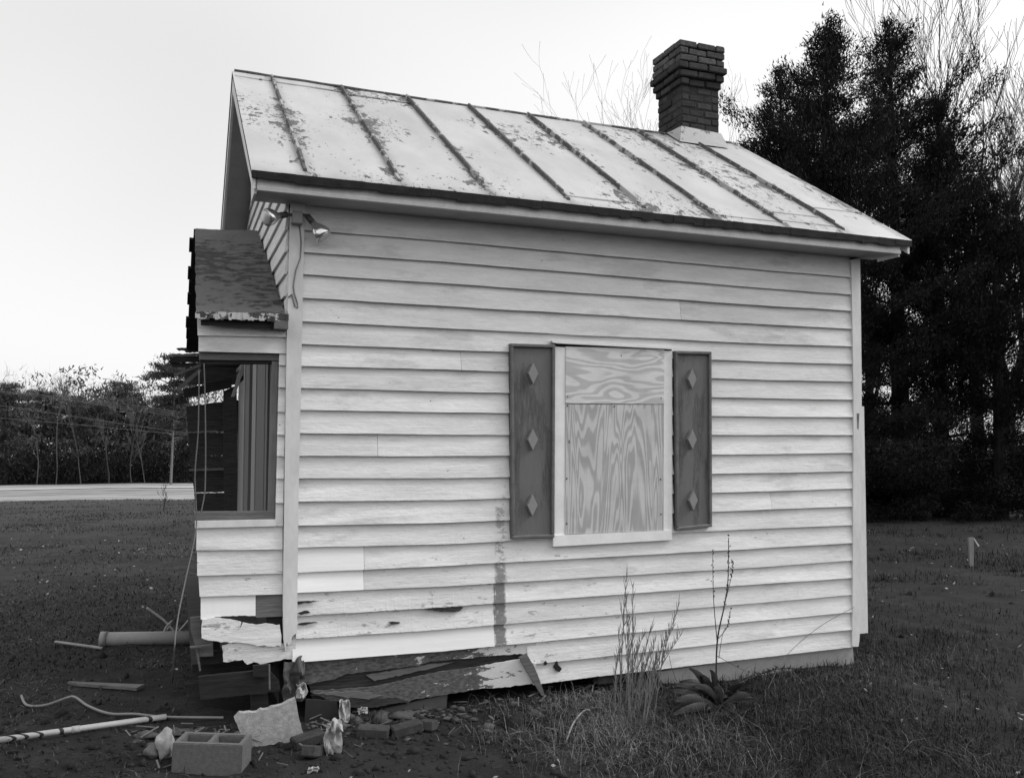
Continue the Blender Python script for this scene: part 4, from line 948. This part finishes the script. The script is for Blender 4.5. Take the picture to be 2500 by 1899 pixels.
P = smooth_pts([lie(1790, 1690, .05), at(1850, 1647, -.12), at(1900, 1632, -.12), at(1950, 1632, -.14)], 8); mb = MB().tube(P, .004, 4)
for q in P:
    for e in range(4): d = np.array([random.gauss(0, .015), random.gauss(0, .01), random.gauss(.004, .014)]); mb.tube([q, q+d*.5, q+d], [.002, .006, .001], 4)
tag(mb.build('dead_sprig', STALK), 'dead seed sprig lying along the stucco skirt', 'sprig')
tag(MB().tube(smooth_pts([lie(1875, 1690, .03), at(1920, 1600, -.10), at(2000, 1530, -.08), at(2085, 1482, -.06)]), .0022, 4).build('dry_straw', DRYG), 'thin straw arching up against the right end of the wall', 'straw')
tag(MB().tube(smooth_pts([lie(1680, 1742, .02), at(1655, 1670, -.30), at(1640, 1630, -.30), at(1634, 1600, -.3)]), .0022, 4).build('dry_straw', DRYG), 'thin straw standing between the broomsedge and the dock', 'straw')

# ------------------------------------------------------------------ trees
def cloud(C, D, k, spread, size, asp=.34):
    """leaf sprays: k small blades round every centre"""
    n = len(C)*k; c = np.repeat(C, k, 0); d = np.repeat(D, k, 0)
    c = c+rng.normal(0, 1, (n, 3))*np.asarray(spread); q = d+rng.normal(0, .55, (n, 3)); q /= np.linalg.norm(q, axis=1)[:, None]
    o = np.cross(q, rng.normal(0, 1, (n, 3))); o /= np.linalg.norm(o, axis=1)[:, None]; sz = (size*rng.uniform(.5, 1.5, n))[:, None]
    v = np.stack([c-o*sz*asp*.5-q*sz*.4, c+o*sz*asp*.5-q*sz*.4, c+q*sz*.6], 1).reshape(-1, 3); return v, np.arange(n*3).reshape(-1, 3)
def cedar(top, Yd, rmax, dens, label, seed, lean=0., lo=.06, pw=.95):
    q = at(top[0], top[1], Yd); x, zt = q[0], q[2]; z0 = g(x, Yd); H = zt-z0
    t = thing('cedar_tree', (x-lean, Yd, z0), label, 'tree', 'dark cedars beside the house')
    tk = [(x-lean*(1-s), Yd, z0-.2+(H+.1)*s) for s in np.linspace(0, 1, 9)]; mb = MB().tube(tk, list(np.linspace(.022*H, .02, 9)), 9)
    C = []; D = []; nb = int(dens*.62)
    for k in range(nb):
        if k < nb*.45 and random.random() < .25: continue
        s = lo+(1-lo)*(k+.5)/nb; s = min(.995, s+random.gauss(0, .01)); zz = z0+H*s; az = k*2.39996+random.gauss(0, .4)
        R = rmax*min(1., ((1-s)*2.05)**pw)*random.uniform(.55, 1.12)+.10; up = random.uniform(.3, 1.0)
        R *= .40+1.1*max(0., mnoise.noise(Vector((math.cos(az)*1.5+seed*5.3, math.sin(az)*1.5, s*9)))+.5)
        if s < .3: up = random.uniform(-.1, .35)
        base = np.array([x-lean*(1-s), Yd, zz-R*.35]); d = np.array([math.cos(az), math.sin(az), up]); tip = base+d*R
        if R > .5: mb.tube([base, base+(tip-base)*.5+np.array([0, 0, -.04*R]), tip], [.012+.012*R, .012, .004], 4, False)
        m_ = max(4, int(R*11))
        for j in range(m_):
            u = .25+.9*(j+random.random())/m_; sd2 = np.array([-math.sin(az), math.cos(az), .2])*random.gauss(0, .095*R*(1-.3*u))
            C.append(base+d*R*u+sd2+np.array([0, 0, random.gauss(0, .08)])); D.append(d+np.array([0, 0, .8]))
    v, f = cloud(np.array(C), np.array(D)/1.3, 60, (.12, .12, .11), .085)
    fast('crown', v, f, CEDAR, t); mb.build('trunk', BARK, t); return t
cedar((2022, 62), 12.0, 3.2, 300, 'tall dark cedar just right of the chimney with a pointed top', 1, .8)
cedar((2170, 58), 13.5, 2.9, 300, 'tallest dark cedar, its narrow tip the rightmost of the twin tips', 2, -.2)
cedar((1905, 175), 14.5, 2.3, 210, 'dark cedar whose crown shows directly above the right slope of the roof', 3)
cedar((2290, 250), 12.5, 2.7, 230, 'lower dark cedar right of the twin-tipped cedars', 4, .2)
cedar((2425, 470), 11.0, 2.3, 150, 'short dark cedar at the right edge of the picture', 5)
def bare(name, base, H, label, seed, mat=TWIG, r0=.09, spread=.5, levels=5, group=None, lean=(0, 0), nchild=(2, 3), minr=.004, tall=.36):
    rnd = random.Random(seed); t = thing(name, tuple(base), label, 'tree', group); tr = MB(); br = MB()
    def grow(p, d, ln, r, lev):
        pts = [p]; q = np.array(p); dd = np.array(d, float); n = 4 if lev < 3 else 3
        for k in range(n):
            dd = dd+np.array([rnd.gauss(0, .10), rnd.gauss(0, .10), .03+.012*lev]); dd /= np.linalg.norm(dd); q = q+dd*ln/n; pts.append(q.copy())
        rs = list(np.linspace(r, max(minr, r*.58), n+1)); (tr if lev == 0 else br).tube(pts, rs, 7 if lev < 1 else (4 if lev < 3 else 3), False)
        if lev >= levels: return
        for k in range(rnd.randint(*nchild)+(1 if lev < 2 else 0)):
            i = rnd.randint(max(1, n-2), n) if lev else rnd.randint(2, n); az = rnd.uniform(0, 6.283); s_ = spread*rnd.uniform(.6, 1.3)
            nd = dd+s_*np.array([math.cos(az), math.sin(az), rnd.uniform(-.2, .4)]); nd /= np.linalg.norm(nd)
            grow(pts[i], nd, ln*rnd.uniform(.55, .82)*(.42 if tall > .5 and lev == 0 else 1), rs[i]*rnd.uniform(.5, .72), lev+1)
    grow(np.array(base, float), np.array([lean[0], lean[1], 1.]), H*tall, r0, 0)
    tr.build('trunk', BARK if mat is TWIG else mat, t); br.build('branches', mat, t); return t
def based(px, Yd, top): q = at(px, top, Yd); return np.array([q[0], Yd, g(q[0], Yd)-.1]), q[2]-g(q[0], Yd)
for px, Yd, top, lab, sd_, ln, sp in ((2455, 17, 40, 'bare winter tree rising at the right edge behind the cedars', 11, (-.05, 0), .42), (2375, 20, 130, 'thin bare winter tree between the tall cedars and the right edge', 12, (.08, 0), .4), (2500, 14, 200, 'bare tree leaning at the right edge over the short cedar', 13, (.18, 0), .5),
        (1790, 26, 90, 'fine bare treetop showing left of the chimney', 14, (-.10, 0), .55), (2090, 26, 240, 'fine bare treetop showing just right of the chimney', 15, (.05, 0), .65)):
    b, H = based(px, Yd, top); bare('bare_tree', b, H*1.02, lab, sd_, TWIG, .014*H if px < 2300 or px == 2090 else .017*H, sp, 6, 'bare winter trees behind the house', ln, (2, 4) if px == 2455 else (2, 3), .0085 if px > 2300 else .006)
# brush under the cedars
n = 5200; x = rng.uniform(5.5, 34, n); y = rng.uniform(0, 6, n)+12.5+.16*np.abs(x-12); hgt = (1.6+.9*fbm(x*.5, y*.5, 3, 8))*np.sqrt(rng.random(n)); C = np.stack([x, y, ground(x, y)+np.maximum(.05, hgt)], -1)
v, f = cloud(C, np.tile([0, 0, 1.], (n, 1)), 14, (.28, .28, .22), .26, .12)
tag(fast('thicket', v, f, BRUSH), 'dark tangled brush under the cedars', 'brush', kind='stuff')
# ---- the wood beyond the road
TY = 112
def pine(px, Yd, top, label, seed, bark=PALEB, cr=2.2, lo=.5, rt=.16, kk=60):
    b, H = based(px, Yd, top); t = thing('pine_tree', tuple(b), label, 'tree', 'pines along the far wood'); rn = random.Random(seed)
    tk = [(b[0]+.25*math.sin(s*2+seed)*s, b[1], b[2]+H*s) for s in np.linspace(0, .97, 8)]; MB().tube(tk, list(np.linspace(rt, .05, 8)), 7).build('trunk', bark, t)
    mb = MB(); C = []; D = []
    for k in range(30):
        s = lo+(1-lo)*(k/29)**.9; az = rn.uniform(0, 6.28); R = cr*(1-.55*(s-lo)/(1-lo))*rn.uniform(.35, 1.1); p = np.array([b[0], b[1], b[2]+H*s*.97]); e = p+np.array([math.cos(az)*R, math.sin(az)*R, R*rn.uniform(.05, .5)])
        mb.tube([p, (p+e)/2+np.array([0, 0, -.1]), e], [.07, .05, .03], 4, False)
        for j in range(4): C.append(e+np.array([rn.gauss(0, .45), rn.gauss(0, .45), rn.gauss(.1, .2)])-(e-p)*.25*j/4*rn.random()); D.append([math.cos(az)*.3, math.sin(az)*.3, .6])
    mb.build('limbs', bark, t); v, f = cloud(np.array(C), np.array(D), kk, (.36, .36, .15), .34, .3); fast('crown', v, f, PINEL, t)
pine(424, 90, 882, 'tall pine with a pale straight trunk beside the torn end of the house', 1, PALEB, 3.3, .36, .14, 110)
pine(296, 118, 935, 'flat-topped pine standing above the middle of the far wood', 2, PALEB, 2.6, .6)
for k, (px, tp, lab) in enumerate(((18, 938, 'pine nearest the left edge of the picture'), (70, 955, 'bushy pine second from the left edge'), (112, 962, 'slim pine third from the left edge'), (185, 972, 'low rounded pine left of the middle of the far wood'), (232, 985, 'dark low pine directly below the power wires'), (262, 965, 'pine just left of the flat-topped pine'), (340, 978, 'pine between the flat-topped and the tall pale-trunked pine'), (372, 1000, 'short pine just left of the tall pale-trunked pine'), (452, 985, 'pine just right of the tall pale-trunked pine'))):
    pine(px, 106+5*((k*7) % 4), tp, lab, 20+k, PALEB if k % 2 else BARK, 2.0+.5*((k*5) % 3)/2, .38)
for px, tp, lab, s in ((144, 930, 'bare pale-trunked tree in the left part of the far wood', 31), (95, 1000, 'bare tree with a crooked limb near the left edge', 32), (205, 925, 'thin bare tree left of the middle of the far wood', 33), (325, 1020, 'thin pale bare tree right of the flat-topped pine', 34), (358, 1000, 'bare tree with white crooked branches near the tall pine', 35), (270, 1030, 'small bare pale tree in the middle of the wood edge', 37)):
    b, H = based(px, 103, tp); bare('bare_tree', b, H*1.05, lab, s, FARB, .06, .30 if s % 2 else .45, 4, 'bare trees along the far wood', minr=.018, tall=.62)
n = 9500; x = rng.uniform(-75, 62, n); y = TY+rng.uniform(-3, 26, n); top = 9.6+4.6*fbm(x*.3, y*.22, 3, 31); hgt = top*rng.random(n)**1.15
C = np.stack([x, y, ground(x, y)+hgt], -1); v, f = cloud(C, np.tile([0, 0, .6], (n, 1)), 22, (.75, .75, .42), .55, .34)
tag(fast('far_wood', v, f, WOODM), 'far wood of pines and bare trees beyond the road', 'wood', kind='stuff')
n = 1300; x = rng.uniform(-75, 62, n); y = TY+rng.uniform(-4, 20, n); top = 12.2+1.6*fbm(x*.2, y*.2, 3, 12); C = np.stack([x, y, ground(x, y)+top*rng.uniform(.55, 1., n)], -1)
v, f = cloud(C, np.tile([0, 0, 1.2], (n, 1)), 16, (.5, .5, .8), 1.1, .035)
tag(fast('twig_tops', v, f, FUZZ), 'haze of fine bare twigs over the far wood', 'twigs', kind='stuff')
n = 3800; x = rng.uniform(-75, 62, n); y = TY-6+rng.uniform(-2, 6, n); C = np.stack([x, y, ground(x, y)+3.2*rng.random(n)], -1); v, f = cloud(C, np.tile([0, 0, 1.], (n, 1)), 14, (.5, .5, .35), .5, .3)
tag(fast('wood_edge_brush', v, f, BRUSH), 'dark undergrowth along the foot of the far wood', 'brush', kind='stuff')
# power wires in front of the wood
for (a, b, c_), lab in ((((-120, 972), (0, 990), (480, 1061)), 'lowest but one power wire crossing before the far wood'), (((-120, 1010), (150, 1033), (480, 1064)), 'lowest power wire crossing before the far wood'), (((120, 966), (230, 977), (480, 1012)), 'topmost power wire crossing before the far wood'), (((120, 970), (230, 982), (480, 1017)), 'second power wire from the top before the far wood'), (((120, 968), (180, 979), (480, 1023)), 'third power wire from the top before the far wood')):
    P = [at(*a, 84), at(*b, 84), at(*c_, 84)]; e = P[2]+(P[2]-P[1])*.25; st_ = P[0]+(P[0]-P[1])*1.5
    tag(MB().tube(smooth_pts([st_]+P+[e], 6), .014, 4).build('power_wire', WIRE), lab, 'power wire', 'power wires before the far wood')
# small shrub in the field
b = atG(400, 1247); bare('dead_shrub', b, 1.2, 'small dead shrub in the field left of the torn wall', 51, TWIG, .02, .8, 3)
